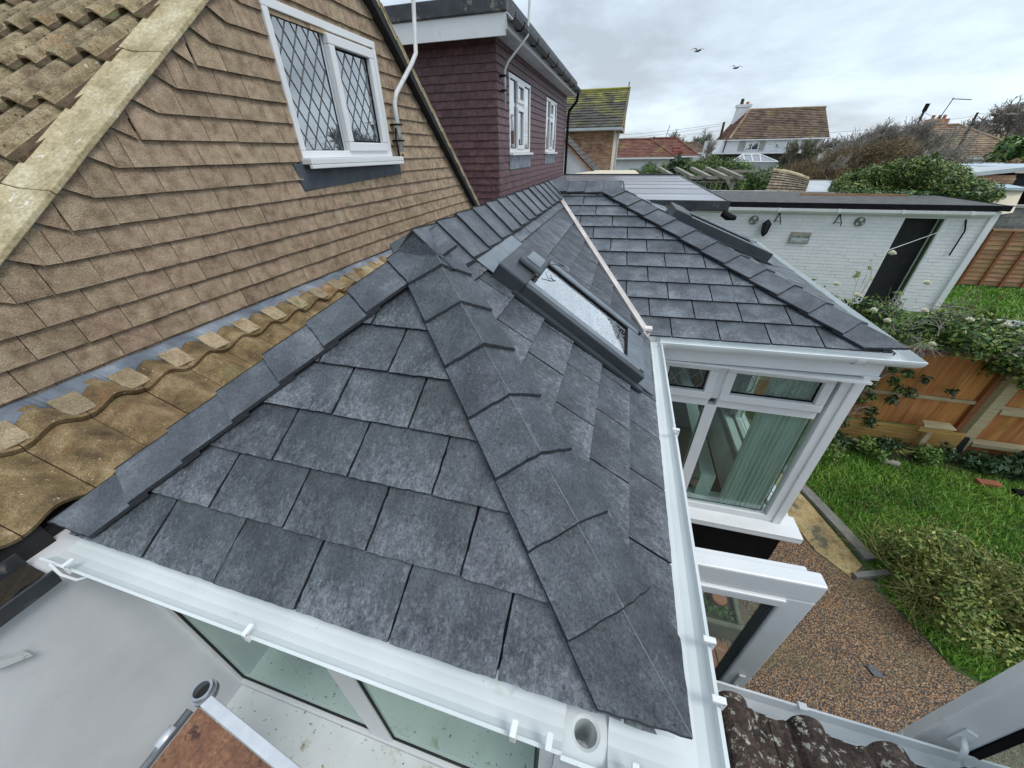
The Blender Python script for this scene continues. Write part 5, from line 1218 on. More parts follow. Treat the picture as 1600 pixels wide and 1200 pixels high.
# shrub by the patio
def patio_shrub():
    t = thing('garden_shrub', 'sprawling yellow green leafy shrub between pebble patio and lawn', 'shrub', (3.3, 2.5, -3.3))
    rd = random.Random(5); bl = []
    for i in range(46):
        u = rd.random(); x = 2.85+u*1.3; y = 2.62-u*.35+rd.gauss(0, .22); bl.append(((x, y, -3.18+rd.random()*.26), (.20, .17, .13)))
    leaves('foliage', bl, 11500, .017, 'leaf_yellow', t, seed=8, fill=.35); leaves('foliage', bl, 8000, .016, 'leaf_green', t, seed=9, fill=.1)
    for i in range(3):
        branches('twigs', (2.95+i*.13, 2.6-i*.05+rd.gauss(0, .08), -3.25), [(rd.gauss(0, .8), rd.gauss(0, .7), .7) for _ in range(3)], .30, .004, 2, 'grass_dry', t, seed=120+i, spread=.7, minr=.0022)
    for i in range(9):
        branches('stem', (2.95+i*.12, 2.62-i*.03+rd.gauss(0, .08), -3.3), [(rd.gauss(0, .7), rd.gauss(0, .6), .8) for _ in range(4)], .36, .005, 2, 'grass_dry', t, seed=20+i, spread=.7, minr=.0018)
patio_shrub()
def climbing_rose():
    t = thing('climbing_rose', 'tangled climbing rose with white flowers sprawling over orange fence', 'rose', (3.4, 4.7, -3.3))
    rd = random.Random(9); bl = []
    for i in range(90):
        u = rd.random(); x = 1.95+u*3.9; y = 4.72+rd.gauss(0, .16); z = -1.72-.10*u+rd.gauss(0, .16)-(.18 if u > .55 else 0)*rd.random(); bl.append(((x, y, z), (.20, .16, .13)))
    for i in range(18):
        u = rd.random(); bl.append(((4.3+u*1.6, 4.62+rd.gauss(0, .10), -2.02-.10*rd.random()), (.17, .13, .14)))
    leaves('foliage', bl, 15500, .026, 'leaf_green', t, seed=12, fill=.1, up=.5); leaves('foliage', bl, 6500, .023, 'leaf_yellow', t, seed=13, fill=.1); leaves('foliage', bl, 5000, .030, 'leaf_dark', t, seed=14, fill=.1)
    for i in range(16):
        x = 2.0+rd.random()*3.6
        branches('cane', (x, 4.7, -1.95), [(rd.gauss(0, .9), rd.gauss(-.2, .3), .45)], .40, .007, 2, 'grass_dry' if i % 2 else 'twig', t, seed=40+i, spread=.6, droop=.6, minr=.003)
    tips = []
    for i, (x, z, L) in enumerate(((2.42, -1.5, .44), (1.95, -1.65, .26), (2.9, -1.6, .20), (3.3, -1.65, .2))):
        branches('upright_cane', (x, 4.45, z), [(rd.gauss(0, .2), 0, 1)], L, .007, 2 if i == 1 else 1, 'twig', t, seed=60+i, spread=.8, minr=.003, tips=tips)
    bl = [(p, .05) for p in tips]
    leaves('tip_leaves', bl, 170, .026, 'leaf_green', t, seed=15, fill=.1)
    fl = random.Random(3); spots = [(2.52, 4.4, -.86), (1.95, 4.35, -1.22), (2.10, 4.35, -1.35), (2.30, 4.4, -1.5), (2.95, 4.45, -1.13), (2.78, 4.4, -1.52), (3.5, 4.5, -1.48), (3.85, 4.55, -1.52), (3.1, 4.5, -1.42), (2.2, 4.4, -1.18), (3.3, 4.45, -1.75), (2.62, 4.4, -1.42), (2.42, 4.4, -1.28)]
    for i, p in enumerate(spots):
        m = MB(); c = Vector(p)
        for layer, (r, z, k) in enumerate(((.034, 0, 7), (.028, .010, 6), (.020, .018, 5), (.010, .024, 4))):
            for j in range(k):
                a = 6.283*j/k+layer*.5; d = Vector((math.cos(a), math.sin(a), 0)); q = Vector((-d.y, d.x, 0))
                m.add([c+Vector((0, 0, z-.01)), c+d*r*.7-q*r*.62+Vector((0, 0, z+.004)), c+d*r+Vector((0, 0, z+.014)), c+d*r*.7+q*r*.62+Vector((0, 0, z+.004))], [(0, 1, 2, 3)])
        m.build('rose_bloom', 'petal', t)
climbing_rose()
def fence_climber():
    t = thing('fence_climber', 'bare twisting climber with few dark leaves on fence panel', 'climber', (2.95, 4.7, -3.3))
    m = MB(); m.tube([(2.95, 4.72, -3.3), (3.0, 4.70, -3.0), (2.98, 4.76, -2.75), (3.18, 4.78, -2.5), (3.35, 4.78, -2.25), (3.55, 4.78, -2.0)], [.022, .018, .016, .013, .010, .007], 8); m.build('stem', 'twig', t, smooth=True)
    for i, (x, z) in enumerate(((2.98, -3.0), (3.0, -2.72), (3.2, -2.45), (3.36, -2.2), (2.97, -2.9))):
        branches('twigs', (x, 4.76, z), [(random.uniform(-1, 1), -.1, .5), (random.uniform(-1, 1), -.1, .6)], .26, .006, 2, 'twig', t, seed=80+i, spread=.7, minr=.0025)
    rd = random.Random(2); bl = [((rd.uniform(2.75, 3.5), 4.72, rd.uniform(-2.75, -2.2)), .06) for _ in range(16)]+[((3.62, 4.74, -2.5), .07), ((4.0, 4.74, -2.42), .06), ((3.5, 4.74, -2.62), .07), ((3.35, 4.72, -2.8), .08), ((3.1, 4.70, -3.0), .10), ((3.68, 4.74, -2.3), .06), ((3.4, 4.7, -2.95), .08)]
    leaves('foliage', bl, 1500, .022, 'leaf_dark', t, seed=31, fill=.2); leaves('foliage', bl[:16], 500, .022, 'leaf_green', t, seed=32, fill=.2)
fence_climber()
def border():
    rd = random.Random(4)
    bl = [((2.35+rd.random()*.55, 4.40+rd.gauss(0, .12), -3.18+rd.random()*.12), (.13, .12, .10)) for _ in range(14)]
    o = leaves('ground_cover', bl, 5200, .016, 'leaf_hedge', None, seed=41, fill=.2); tag(o, 'bright green low ground cover at corner of bay window', 'plant', kind='stuff')
    m = MB(); vs = []; fs = []; n = 40
    for i in range(n+1):
        x = 2.2+7*i/n; e = 4.36+.05*math.sin(i*1.3)+rd.gauss(0, .02)
        vs += [(x, e, -3.300), (x, 4.62, -3.265), (x, 4.84, -3.27)]
    for i in range(n):
        for j in range(2): a = i*3+j; fs.append((a, a+3, a+4, a+1))
    m.add(vs, fs); m.build('flower_bed', 'soil', kind='structure')
    spots = ((3.05, 4.5, 'leaf_dark'), (3.35, 4.45, 'leaf_green'), (3.62, 4.5, 'leaf_dark'), (3.95, 4.48, 'leaf_green'), (4.3, 4.5, 'leaf_dark'), (4.62, 4.45, 'leaf_dark'), (4.95, 4.5, 'leaf_dark'), (5.3, 4.45, 'leaf_dark'))
    words_ = ('left end of the flower bed', 'between fence climber and bird table', 'just left of the bird table', 'in front of the bird table', 'just right of the bird table', 'below the fence post', 'right of the fence post', 'at the right edge of the bed')
    for i, (x, y, mt) in enumerate(spots):
        t = thing('border_plant', 'low leafy border plant ' + words_[i], 'plant', (x, y, -3.29), 'plants in the flower bed')
        bl = [((x+rd.gauss(0, .09), y+rd.gauss(0, .06), -3.2+rd.random()*.10), (.10, .09, .08)) for _ in range(6)]
        leaves('foliage', bl, 650, .034 if i > 4 else .024, mt, t, seed=50+i, fill=.2)
        if i in (1, 2, 3): 
            m = MB()
            for k in range(14):
                a = rd.uniform(0, 6.28); L = rd.uniform(.12, .26); p = Vector((x, y, -3.27)); e = p+Vector((math.cos(a)*L, math.sin(a)*L*.7, L*.5)); w = Vector((-math.sin(a), math.cos(a), 0))*.008; mid = (p+e)/2+Vector((0, 0, .07))
                m.add([p-w, p+w, mid+w, mid-w], [(0, 1, 2, 3)]); m.add([mid-w, mid+w, e], [(0, 1, 2)])
            m.build('long_leaves', 'leaf_yellow', t)
    t = thing('log', 'short cut grey log lying in the flower bed', 'log', (3.55, 4.33, -3.26)); m = MB(); m.tube([(3.46, 4.34, -3.25), (3.64, 4.30, -3.25)], .035, 10); m.build('log', 'timber_grey', t)
    t = thing('broken_brick', 'broken red brick on the lawn edge by the bed', 'brick', (4.45, 4.22, -3.27)); m = MB(); m.wbox(4.35, 4.56, 4.18, 4.26, -3.29, -3.24); m.build('brick', 'brick_red', t, bevel=.006)
    t = thing('black_offcut', 'short black plastic offcut lying beside the broken brick', 'offcut', (4.75, 4.14, -3.27)); m = MB(); m.wbox(4.62, 4.90, 4.10, 4.17, -3.28, -3.235); m.build('offcut', 'black', t, bevel=.006)
border()
o = leaves('trough_plants', [((.98, 1.88, -3.12), (.22, .09, .03)), ((1.2, 1.84, -3.12), (.1, .07, .03))], 900, .013, 'leaf_hedge', None, seed=71, fill=.1); tag(o, 'small green plants growing in the stone trough', 'plant', kind='stuff')

# bush on and behind the garage roof
def big_bush():
    t = thing('garage_bush', 'large rounded green bush growing over garage roof edge', 'bush', (7.6, 13.6, -3.3))
    rd = random.Random(21); bl = []
    for i in range(60):
        u = rd.random(); x = 6.05+u*3.3; top = -.22-.95*((u-.42)/.62)**2; z = rd.uniform(-1.15, top-.15); bl.append(((x, 13.9+rd.gauss(0, .35), z), (.36, .34, .24)))
    leaves('foliage', bl, 26000, .036, 'leaf_green', t, seed=22, fill=.5, up=.6); leaves('foliage', bl, 14000, .036, 'leaf_dark', t, seed=23, fill=.2); leaves('foliage', bl, 11000, .032, 'leaf_yellow', t, seed=24, fill=.8)
    branches('trunk', (7.6, 13.9, -3.3), [(0, 0, 1), (.3, 0, 1), (-.3, 0, 1)], 1.0, .06, 3, 'twig_brown', t, seed=3)
    bl = [((5.5+i*.17, 12.75+rd.gauss(0, .12), -1.01), (.16, .2, .06)) for i in range(20)]
    o = leaves('roof_ivy', bl, 4200, .045, 'leaf_dark', None, seed=25, fill=.2); tag(o, 'low ivy creeping across the garage felt roof', 'ivy', kind='stuff')
    o2 = leaves('ivy_tips', bl, 1500, .045, 'leaf_hedge', t, seed=26, fill=.4)
big_bush()
def hedge():
    t = thing('conifer_hedge', 'long untrimmed green conifer hedge behind the timber pergola', 'hedge', (3.2, 20, -3.3))
    rd = random.Random(31); bl = []
    for i in range(110):
        u = rd.random(); x = .15+u*6.0; top = -.35-.10*math.sin(u*9)-.12*abs(math.sin(u*23))-(.22 if u < .12 else 0)-(.2 if u > .85 else 0)
        bl.append(((x, 20+rd.gauss(0, .45), rd.uniform(-1.6, top-.12)), (.34, .4, .26)))
    leaves('foliage', bl, 32000, .055, 'leaf_hedge', t, seed=32, fill=.6, up=.9, aspect=.22); leaves('foliage', bl, 14000, .055, 'leaf_dark', t, seed=33, fill=.2, aspect=.3)
    bl = [((3.2, 20.2, -2.4), (3.2, .6, .9))]; leaves('lower_foliage', bl, 3000, .12, 'leaf_dark', t, seed=35, fill=.3)
    t = thing('conifer', 'small dark conifer rising through the hedge on the left', 'tree', (2.0, 19.6, -3.3))
    leaves('crown', [((2.0, 19.5, -.55), (.28, .28, .36)), ((2.0, 19.5, -.9), (.38, .35, .4))], 2600, .07, 'leaf_dark', t, seed=34, fill=.3); m = MB(); m.tube([(2, 19.5, -3.3), (2, 19.5, -.6)], .05, 6); m.build('trunk', 'twig_brown', t)
hedge()
def bare_tree():
    rd = random.Random(77)
    t = thing('russet_tree', 'large wind-swept bare tree with rusty brown twigs', 'tree', (9.5, 24, -3.3)); tips = []
    branches('branches', (10.2, 23, -2.6), [(-.8, 0, .55), (-.5, .1, .8), (-.2, .1, 1), (-.95, 0, .32)], 1.15, .05, 4, 'twig', t, seed=5, spread=.6, lean=(.9, 0, .5), minr=.010, nkids=(3, 4), tips=tips)
    bl = [((rd.uniform(7.5, 11.6), 23+rd.gauss(0, .4), 0), .4) for _ in range(90)]; bl2 = []
    for (c, r) in bl:
        u = (c[0]-7.4)/4.2; top = -1.1+1.35*min(1, u*1.7)**.8; bl2.append(((c[0], c[1], rd.uniform(-1.45, top-.25)), (.45, .45, .26)))
    n = 30000; r_ = np.random.default_rng(6)
    # thin upright twigs with a lean to the right
    def twigs(name, bl, n, L, w, material, seed, lean=(.30, 0, .75)):
        r_ = np.random.default_rng(seed); B = np.array([b[0] for b in bl]); S = np.array([b[1] for b in bl]); i = r_.choice(len(B), n)
        P = B[i]+r_.normal(size=(n, 3))*S[i]*.6; d = np.array(lean)+r_.normal(size=(n, 3))*.6; d /= np.linalg.norm(d, axis=1)[:, None]; l = L*(.4+.9*r_.random(n))[:, None]
        q = np.cross(d, r_.normal(size=(n, 3))); q /= np.linalg.norm(q, axis=1)[:, None]; V = np.stack([P-q*w, P+q*w, P+d*l], 1).reshape(-1, 3); return quads(name, V, material, t, None, 3)
    twigs('russet_twigs', bl2, 17000, .36, .009, 'leaf_rust', 7); twigs('olive_twigs', bl2, 9000, .36, .009, 'leaf_olive', 8)
    leaves('dead_leaves', bl2, 5200, .05, 'leaf_rust', t, seed=9, fill=.1, aspect=.3)
    t2 = thing('tangled_tree', 'wide tangle of bare grey branches in front of hipped roof', 'tree', (13, 24, -3.3)); t = t2
    branches('branches', (11.8, 23.5, -1.9), [(-.3, 0, .8), (.2, 0, 1), (.6, .1, .8), (.9, 0, .5), (1, 0, .3), (0, .2, 1)], 1.22, .05, 4, 'twig', t2, seed=15, spread=.6, lean=(1.0, 0, .3), minr=.009, nkids=(2, 4))
    branches('branches', (12.6, 24.0, -1.8), [(-.6, 0, .7), (-.2, 0, 1), (.3, .1, .9), (.8, 0, .6)], 1.15, .05, 4, 'twig', t2, seed=16, spread=.65, lean=(.9, 0, .4), minr=.008, nkids=(2, 4))
    b3 = [((rd.uniform(10.4, 14.6), 24+rd.gauss(0, .5), rd.uniform(-1.4, -.15)), (.6, .5, .35)) for _ in range(50)]
    twigs('fine_twigs', b3, 3500, .45, .010, 'leaf_olive', 17); twigs('russet_twigs', [b for b in b3 if b[0][0] < 12.5], 2500, .4, .012, 'leaf_rust', 18)
    branches('fine_branches', (10.6, 24, -.8), [(0, 0, 1), (.5, 0, 1), (-.4, 0, 1)], .72, .02, 4, 'twig', t2, seed=19, spread=.6, lean=(.6, 0, .4), minr=.007, nkids=(3, 4))
    branches('fine_branches', (9.3, 24, -.8), [(0, 0, 1), (.5, 0, 1), (-.2, 0, 1)], .5, .02, 4, 'twig', t2, seed=29, spread=.6, lean=(.6, 0, .4), minr=.007, nkids=(3, 4))
    branches('fine_branches', (12.2, 24, -.6), [(.2, 0, 1), (.6, 0, 1), (-.3, 0, 1)], .7, .02, 4, 'twig', t2, seed=39, spread=.6, lean=(.6, 0, .4), minr=.007, nkids=(3, 4))
bare_tree()

# ================================================================== HOUSES BEYOND
def tiled_slope(name, P, rows, material, parent, cols=None, proud=.05, kind='stuff', w=.33):
    """roof slope from 4 corners (bl, br, tr, tl): overlapping courses of separate tiles joined in one mesh"""
    bl, br, tr, tl = map(Vector, P); m = MB(); n = (br-bl).cross(tl-bl).normalized()
    if n.z < 0: n = -n
    for r in range(rows):
        t0, t1 = r/rows, min(1, (r+1.25)/rows); a0, b0 = bl.lerp(tl, t0), br.lerp(tr, t0); a1, b1 = bl.lerp(tl, t1), br.lerp(tr, t1)
        k = max(1, int((b0-a0).length/w)) if cols is None else cols
        for i in range(k):
            s0, s1 = i/k, (i+1)/k; h = proud*random.uniform(.75, 1.15)*.8; o = n*h
            m.add([a0.lerp(b0, s0)+o, a0.lerp(b0, s1)+o, a1.lerp(b1, s1), a1.lerp(b1, s0), a0.lerp(b0, s0)-n*.02, a0.lerp(b0, s1)-n*.02], [(0, 1, 2, 3), (4, 5, 1, 0)])
    return m.build(name, material, parent, kind=kind)
def bars(m, x0, x1, y, z0, z1): m.wbox(x0, x1, y-.02, y, z0, z1)
# mossy-roofed brick house
t = thing('brick_house', 'buff brick house with mossy yellow green tiled roof', 'house', (-2.6, 24, -3.3))
tiled_slope('roof_tiles', [(-6.5, 21.6, .98), (-.62, 21.6, .98), (-.61, 23.85, 2.086), (-6.5, 23.85, 2.086)], 9, 'roof_moss', t, w=.30, proud=.06)
tiled_slope('mossy_tiles', [(-6.5, 23.85, 2.09), (-.61, 23.85, 2.09), (-.60, 25.2, 2.75), (-6.5, 25.2, 2.75)], 6, 'roof_moss_top', t, w=.30, proud=.06)
m = MB(); m.prism([(-.62, 21.6, .93), (-.60, 25.2, 2.70), (-.60, 28.8, .93)], (-.1, 0, 0)); m.build('gable', 'brick_buff', t); m = MB(); m.prism([(-6.5, 25.2, 2.73), (-.6, 25.2, 2.73), (-.6, 28.8, .98), (-6.5, 28.8, .98)], (0, 0, -.05)); m.build('roof_back', 'roof_moss', t)
m = MB(); m.wbox(-6.4, -.95, 22.15, 28, -3.3, .9); m.build('wall', 'cream', t); course_wall('brick_courses', Fr((0, 22.13, 0), (1, 0, 0), (0, 0, 1)), -6.0, -.95, -1.4, .85, [], .225, .075, .012, 'brick_buff', t, proud=.02, jit=.008)
m = MB(); m.wbox(-6.5, -.55, 21.52, 22.1, .84, .92); m.build('soffit', 'white', t); m = MB(); m.wbox(-6.5, -.55, 21.46, 21.52, .86, .96); m.build('gutter', 'pale_grey', t)
m = MB(); m.prism([(-.58, 21.55, .90), (-.50, 21.55, .90), (-.50, 25.2, 2.72), (-.58, 25.2, 2.72)], (0, 0, .12)); m.build('verge_board', 'roof_moss', t)
m = MB(); m.tube([(-.70, 21.9, .85), (-.74, 22.05, .5), (-.74, 22.05, -3)], .05, 6); m.build('downpipe', 'pale_grey', t)
m = MB(); m.tube([(-6.5, 25.2, 2.78), (-.6, 25.2, 2.78)], .07, 6); m.build('ridge', 'moss', t)
m = MB(); m.tube([(-.6, 25.2, 2.7), (-.6, 25.2, 3.05)], .025, 5); m.build('finial', 'black', t)
# low slate-roofed porch in front of it
t = thing('porch_roof', 'steep dark brown tiled lean-to roof with white gable board', 'lean-to', (-2, 16, -3.3))
tiled_slope('roof_tiles', [(-1.02, 15.2, -.78), (-1.02, 17.4, -.72), (-3.4, 17.4, 1.3), (-3.4, 15.2, 1.3)], 16, 'roof_slate', t, w=.20, proud=.03)
m = MB(); m.prism([(-3.5, 15.3, -3.3), (-1.3, 15.3, -3.3), (-1.3, 15.3, -.62), (-3.5, 15.3, 1.25)], (0, 1.9, 0)); m.build('wall', 'far_white', t)
m = MB(); m.prism([(-1.02, 15.18, -.80), (-3.4, 15.18, 1.24), (-3.4, 15.18, 1.16), (-1.02, 15.18, -.88)], (0, -.03, 0)); m.build('barge_board', 'lap_brown', t)
t = thing('cream_flat_roof', 'low cream coloured flat roof beside the buff brick house', 'roof', (-.6, 15, -3.3))
m = MB(); m.prism([(-2.2, 13.4, -.66), (.42, 13.4, -.66), (.20, 15.6, -.58), (-1.2, 15.6, -.58)], (0, 0, -.12)); m.build('roof', 'cream', t)
m = MB(); m.wbox(-2.1, .25, 13.6, 15.2, -3.3, -.79); m.build('wall', 'far_white', t)
# red-roofed bungalows
def bungalow(name, label, x0, x1, y, ze, zr, roofm, hipl, hipr, depth=6, rows=12, wallm='far_white', w=.4):
    t = thing(name, label, 'house', ((x0+x1)/2, y+depth/2, -3.3), None); ym = y+depth/2
    tiled_slope('roof_tiles', [(x0, y, ze), (x1, y, ze), (x1-hipr, ym, zr), (x0+hipl, ym, zr)], rows, roofm, t, w=w, proud=.06)
    if hipl: tiled_slope('hip_tiles', [(x0, y+depth, ze), (x0, y, ze), (x0+hipl, ym, zr), (x0+hipl, ym, zr+.001)], rows, roofm, t, w=w)
    if hipr: tiled_slope('hip_tiles', [(x1, y, ze), (x1, y+depth, ze), (x1-hipr, ym, zr), (x1-hipr, ym, zr+.001)], rows, roofm, t, w=w)
    m = MB(); m.prism([(x1, y+depth, ze), (x0, y+depth, ze), (x0+hipl, ym, zr), (x1-hipr, ym, zr)], (0, 0, -.05)); m.build('roof_back', roofm, t)
    m = MB(); m.wbox(x0+.4, x1-.4, y+.4, y+depth-.4, -3.3, ze-.02); m.build('wall', wallm, t)
    m = MB(); m.wbox(x0-.05, x1+.05, y-.12, y, ze-.12, ze); m.build('gutter', 'white', t)
    m = MB(); m.tube([(x0+hipl, ym, zr+.05), (x1-hipr, ym, zr+.05)], .10, 6)
    if hipr: m.tube([(x1-hipr, ym, zr+.05), (x1, y, ze+.05)], .09, 6)
    if hipl: m.tube([(x0+hipl, ym, zr+.05), (x0, y, ze+.05)], .09, 6)
    m.build('ridge_tiles', roofm, t)
    return t
b = bungalow('bungalow', 'red tiled bungalow behind the buff brick house', -4.5, 3.7, 39, -.50, .85, 'roof_red', 0, 2.2)
b = bungalow('bungalow', 'bungalow with a brighter red patch on its tiled roof', 1.5, 5.9, 42, -.45, .95, 'roof_red', 0, 1.9)
tiled_slope('bright_tiles', [(3.7, 42.35, -.25), (4.6, 42.35, -.25), (4.3, 43.4, .28), (3.7, 43.4, .28)], 5, 'roof_bright', b, w=.4, proud=.12)
m = MB(); m.wbox(2.6, 5.2, 41.93, 41.97, -.95, -.58); m.build('window', 'room_dark', b)
b = bungalow('far_bungalow', 'brown roofed bungalow farther off behind the red roofs', 5.0, 9.5, 58, -.3, .75, 'roof_brown', 1.5, 1.5)
# white house with chimney
t = thing('white_house', 'white rendered house with long brown tiled roof and white chimney', 'house', (12, 46, -3.3))
tiled_slope('roof_tiles', [(8.45, 43.6, .78), (16.25, 43.6, .78), (16.25, 46.8, 3.05), (10.15, 46.8, 3.05)], 17, 'roof_brown', t, w=.36, proud=.09)
tiled_slope('hip_tiles', [(7.2, 47.5, -.35), (8.45, 43.6, .72), (10.15, 46.8, 3.0), (10.1, 47.4, 3.0)], 17, 'roof_red', t, w=.36, proud=.07) if False else None
tiled_slope('hip_tiles', [(6.9, 45.6, -.25), (8.42, 43.6, .74), (10.15, 46.8, 3.05), (9.5, 48.2, 2.6)], 17, 'roof_red', t, w=.4, proud=.07)
m = MB(); m.tube([(8.4, 43.5, .80), (10.15, 46.8, 3.08)], .10, 6); m.tube([(10.15, 46.8, 3.1), (16.3, 46.8, 3.1)], .09, 6); m.build('ridge_tiles', 'roof_tan', t)
m = MB(); m.prism([(8.3, 50, .78), (16.25, 50, .78), (16.25, 46.85, 3.04), (10.15, 46.85, 3.04)], (0, 0, -.05)); m.build('roof_back', 'roof_brown', t)
m = MB(); m.wbox(7.35, 16.0, 44.0, 50, -3.3, .75); m.build('wall', 'far_white', t)
m = MB(); m.prism([(8.45, 43.98, .72), (7.2, 43.98, -.30), (8.45, 43.98, -.30)], (0, .1, 0)); m.build('side_wall', 'far_white', t)
m = MB(); m.wbox(6.9, 16.1, 43.2, 43.95, -.36, -.26); m.wbox(8.3, 16.3, 43.5, 43.9, .66, .74); m.build('cornice', 'white', t)
m = MB(); m.wbox(7.3, 16.0, 43.90, 43.97, -3.3, -.37); m.build('lower_wall', 'roof_slate', t)
for (a, b_, c, d, kind) in ((9.95, 11.1, -.10, .55, 2), (12.4, 13.5, -.02, .55, 1), (14.45, 14.8, .0, .62, 0), (15.3, 15.65, .02, .62, 0), (9.45, 9.95, -.1, .62, 0), (11.15, 11.55, -.1, .62, 0)):
    if kind:
        window(t, Fr((0, 43.95, 0), (1, 0, 0), (0, 0, 1)), a, b_, c, d, .06, [(a+.07, (a+b_)/2-.03, c+.07, d-.07, False, None), ((a+b_)/2+.03, b_-.07, c+.07, d-.07, False, None)], fw=.07, glassm='glass_upper', back=.3)
    else: m = MB(); m.wbox(a, b_, 43.90, 43.98, c, d); m.build('shutter', 'concrete', t)
m = MB(); m.prism([(8.95, 47.0, 1.6), (10.25, 47.0, 1.6), (10.15, 47.0, 3.35), (9.2, 47.0, 3.35)], (0, .9, 0)); m.wbox(9.05, 10.3, 46.95, 47.95, 3.35, 3.55); ch = m.build('chimney', 'far_white', t)
m = MB(); m.tube([(9.45, 47.4, 3.5), (9.45, 47.4, 4.0)], [.16, .13], 8); m.build('chimney_pot', 'soil', ch); m = MB(); m.tube([(9.95, 47.4, 3.5), (9.95, 47.4, 3.75)], [.15, .13], 8); m.build('chimney_pot', 'terracotta', ch)
m = MB(); m.tube([(8.28, 43.85, .70), (8.2, 43.85, -.3)], .05, 5); m.tube([(16.05, 43.85, .70), (15.9, 43.85, -.3)], .05, 5); m.build('downpipe', 'black', t)
# its glazed conservatory
t = thing('conservatory', 'white framed glass conservatory in front of the white house', 'conservatory', (9.7, 40, -3.3))
m = MB()
for a, b_ in (((8.3, 40, -.90), (9.3, 41, -.38)), ((9.3, 41, -.38), (10.6, 41, -.38)), ((10.6, 41, -.38), (11.9, 40, -.92)), ((8.3, 40, -.9), (11.9, 40, -.92)), ((9.3, 41, -.38), (9.4, 40, -.9)), ((10.6, 41, -.38), (10.6, 40, -.9)), ((9.95, 41, -.38), (10.0, 40, -.9)), ((8.3, 40, -.9), (8.3, 40, -1.6)), ((11.9, 40, -.92), (11.9, 40, -1.6))): m.tube([a, b_], .05, 5)
m.build('frame', 'white', t)
m = MB(); m.quad((8.35, 40.02, -.9), (11.85, 40.02, -.92), (10.55, 41, -.41), (9.35, 41, -.41)); m.build('roof_glass', 'glass_upper', t)
m = MB(); m.wbox(8.35, 11.85, 40.1, 42.5, -3.3, -.95); m.build('wall', 'pale_grey', t)
# hipped-roof house on the right, behind the tangled tree
t = bungalow('hipped_house', 'tan tiled hipped roof house behind the tangled bare tree', 18.6, 27.2, 38, -.70, 1.30, 'roof_tan', 2.0, 3.6, depth=7, rows=15)
m = MB(); m.wbox(21.7, 22.8, 41.3, 42.2, 1.1, 1.75); ch = m.build('chimney', 'brick_buff', t)
for x in (21.9, 22.3, 22.6): m = MB(); m.tube([(x, 41.7, 1.75), (x, 41.7, 2.0)], .1, 6); m.build('chimney_pot', 'terracotta', ch)
t = bungalow('distant_house', 'pale distant house roof at far right behind green shrub', 27.0, 36, 52, -.2, 1.1, 'roof_tan', 0, 0, depth=6, rows=8)
# small curled old-tiled roof beyond the garage
t = thing('sway_backed_roof', 'small sagging old tiled shed roof beyond the garage', 'shed', (4.6, 14, -3.3))
prev = None
for i in range(9):
    r0 = Vector((3.95+.02*i, 13.6, -1.12)); s = i/8
    for j in range(8):
        u0, u1 = j/8, (j+1)/8
        def sp(u, v): return Vector((3.95+1.05*u+.50*v, 13.6+1.5*v, -1.10+(.50-.22*u**1.5)*v**.8))
        if i < 8:
            m = MB(); a, b_, c, d = sp(u0, i/8), sp(u1-.01, i/8), sp(u1-.01, (i+1.2)/8), sp(u0, (i+1.2)/8); o = Vector((0, -.02, .035)); m.add([a+o, b_+o, c, d, a, b_], [(0, 1, 2, 3), (4, 5, 1, 0)]); m.build('tile', 'sway_tile', t)
m = MB(); m.tube([(4.42, 15.1, -.58), (4.8, 15.1, -.62), (5.2, 15.1, -.72), (5.48, 15.1, -.82)], .055, 8); m.build('ridge', 'mortar', t)
m = MB(); m.prism([(5.0, 13.62, -1.1), (5.55, 13.62, -1.1), (6.1, 15.0, -.86), (5.5, 15.0, -.86)], (0, 0, -.05)); m.build('side_roof', 'pale_grey', t); m = MB(); m.wbox(5.45, 7.0, 15.0, 15.1, -.95, -.84); m.build('fascia', 'concrete', t)
m = MB(); m.wbox(4.0, 6.0, 13.7, 14.9, -3.3, -1.13); m.build('wall', 'far_white', t)
t = thing('capping_row', 'row of pale concrete cappings along back of the garage', 'coping', (3, 13.5, -3.3))
for k in range(9):
    m = MB(); m.wbox(1.5+k*.30, 1.5+k*.30+.29, 13.32, 13.5, -1.12, -1.03); m.build('capping', 'concrete', t)
m = MB(); m.wbox(1.5, 4.2, 13.35, 13.47, -3.3, -1.125); m.build('wall', 'concrete', t)
# pergola
t = thing('pergola', 'weathered timber pergola in front of the conifer hedge', 'pergola', (2.8, 16, -3.3))
for x in (1.75, 3.45):
    m = MB(); m.wbox(x, x+.09, 15.6, 15.69, -3.3, -.80); m.build('post', 'timber_grey', t)
for k, x in enumerate((1.15, 1.72, 2.25, 2.75, 3.2)):
    m = MB(); m.prism([(x+.35, 15.3, -.84), (x+.47, 15.3, -.84), (x, 16.6, -.62), (x-.10, 16.6, -.62)], (0, 0, .10)); m.build('rafter', 'timber_grey', t)
m = MB(); m.wbox(1.2, 3.75, 15.55, 15.62, -.86, -.76); m.build('beam', 'timber_grey', t); m = MB(); m.wbox(2.6, 4.3, 16.5, 16.57, -.70, -.62); m.build('beam', 'timber_grey', t)
m = MB(); m.prism([(3.15, 15.5, -.80), (3.28, 15.5, -.80), (3.52, 15.5, -1.12), (3.44, 15.5, -1.18)], (0, .06, 0)); m.build('brace', 'timber_grey', t)
m = MB(); m.wbox(1.9, 3.4, 15.7, 15.74, -.96, -.93); m.wbox(1.9, 3.4, 15.7, 15.74, -1.22, -1.19); m.build('trellis_rail', 'timber_grey', t)
for k in range(9): m = MB(); m.wbox(1.95+k*.17, 1.98+k*.17, 15.68, 15.70, -1.24, -.92); m.build('trellis_bar', 'timber_grey', t)

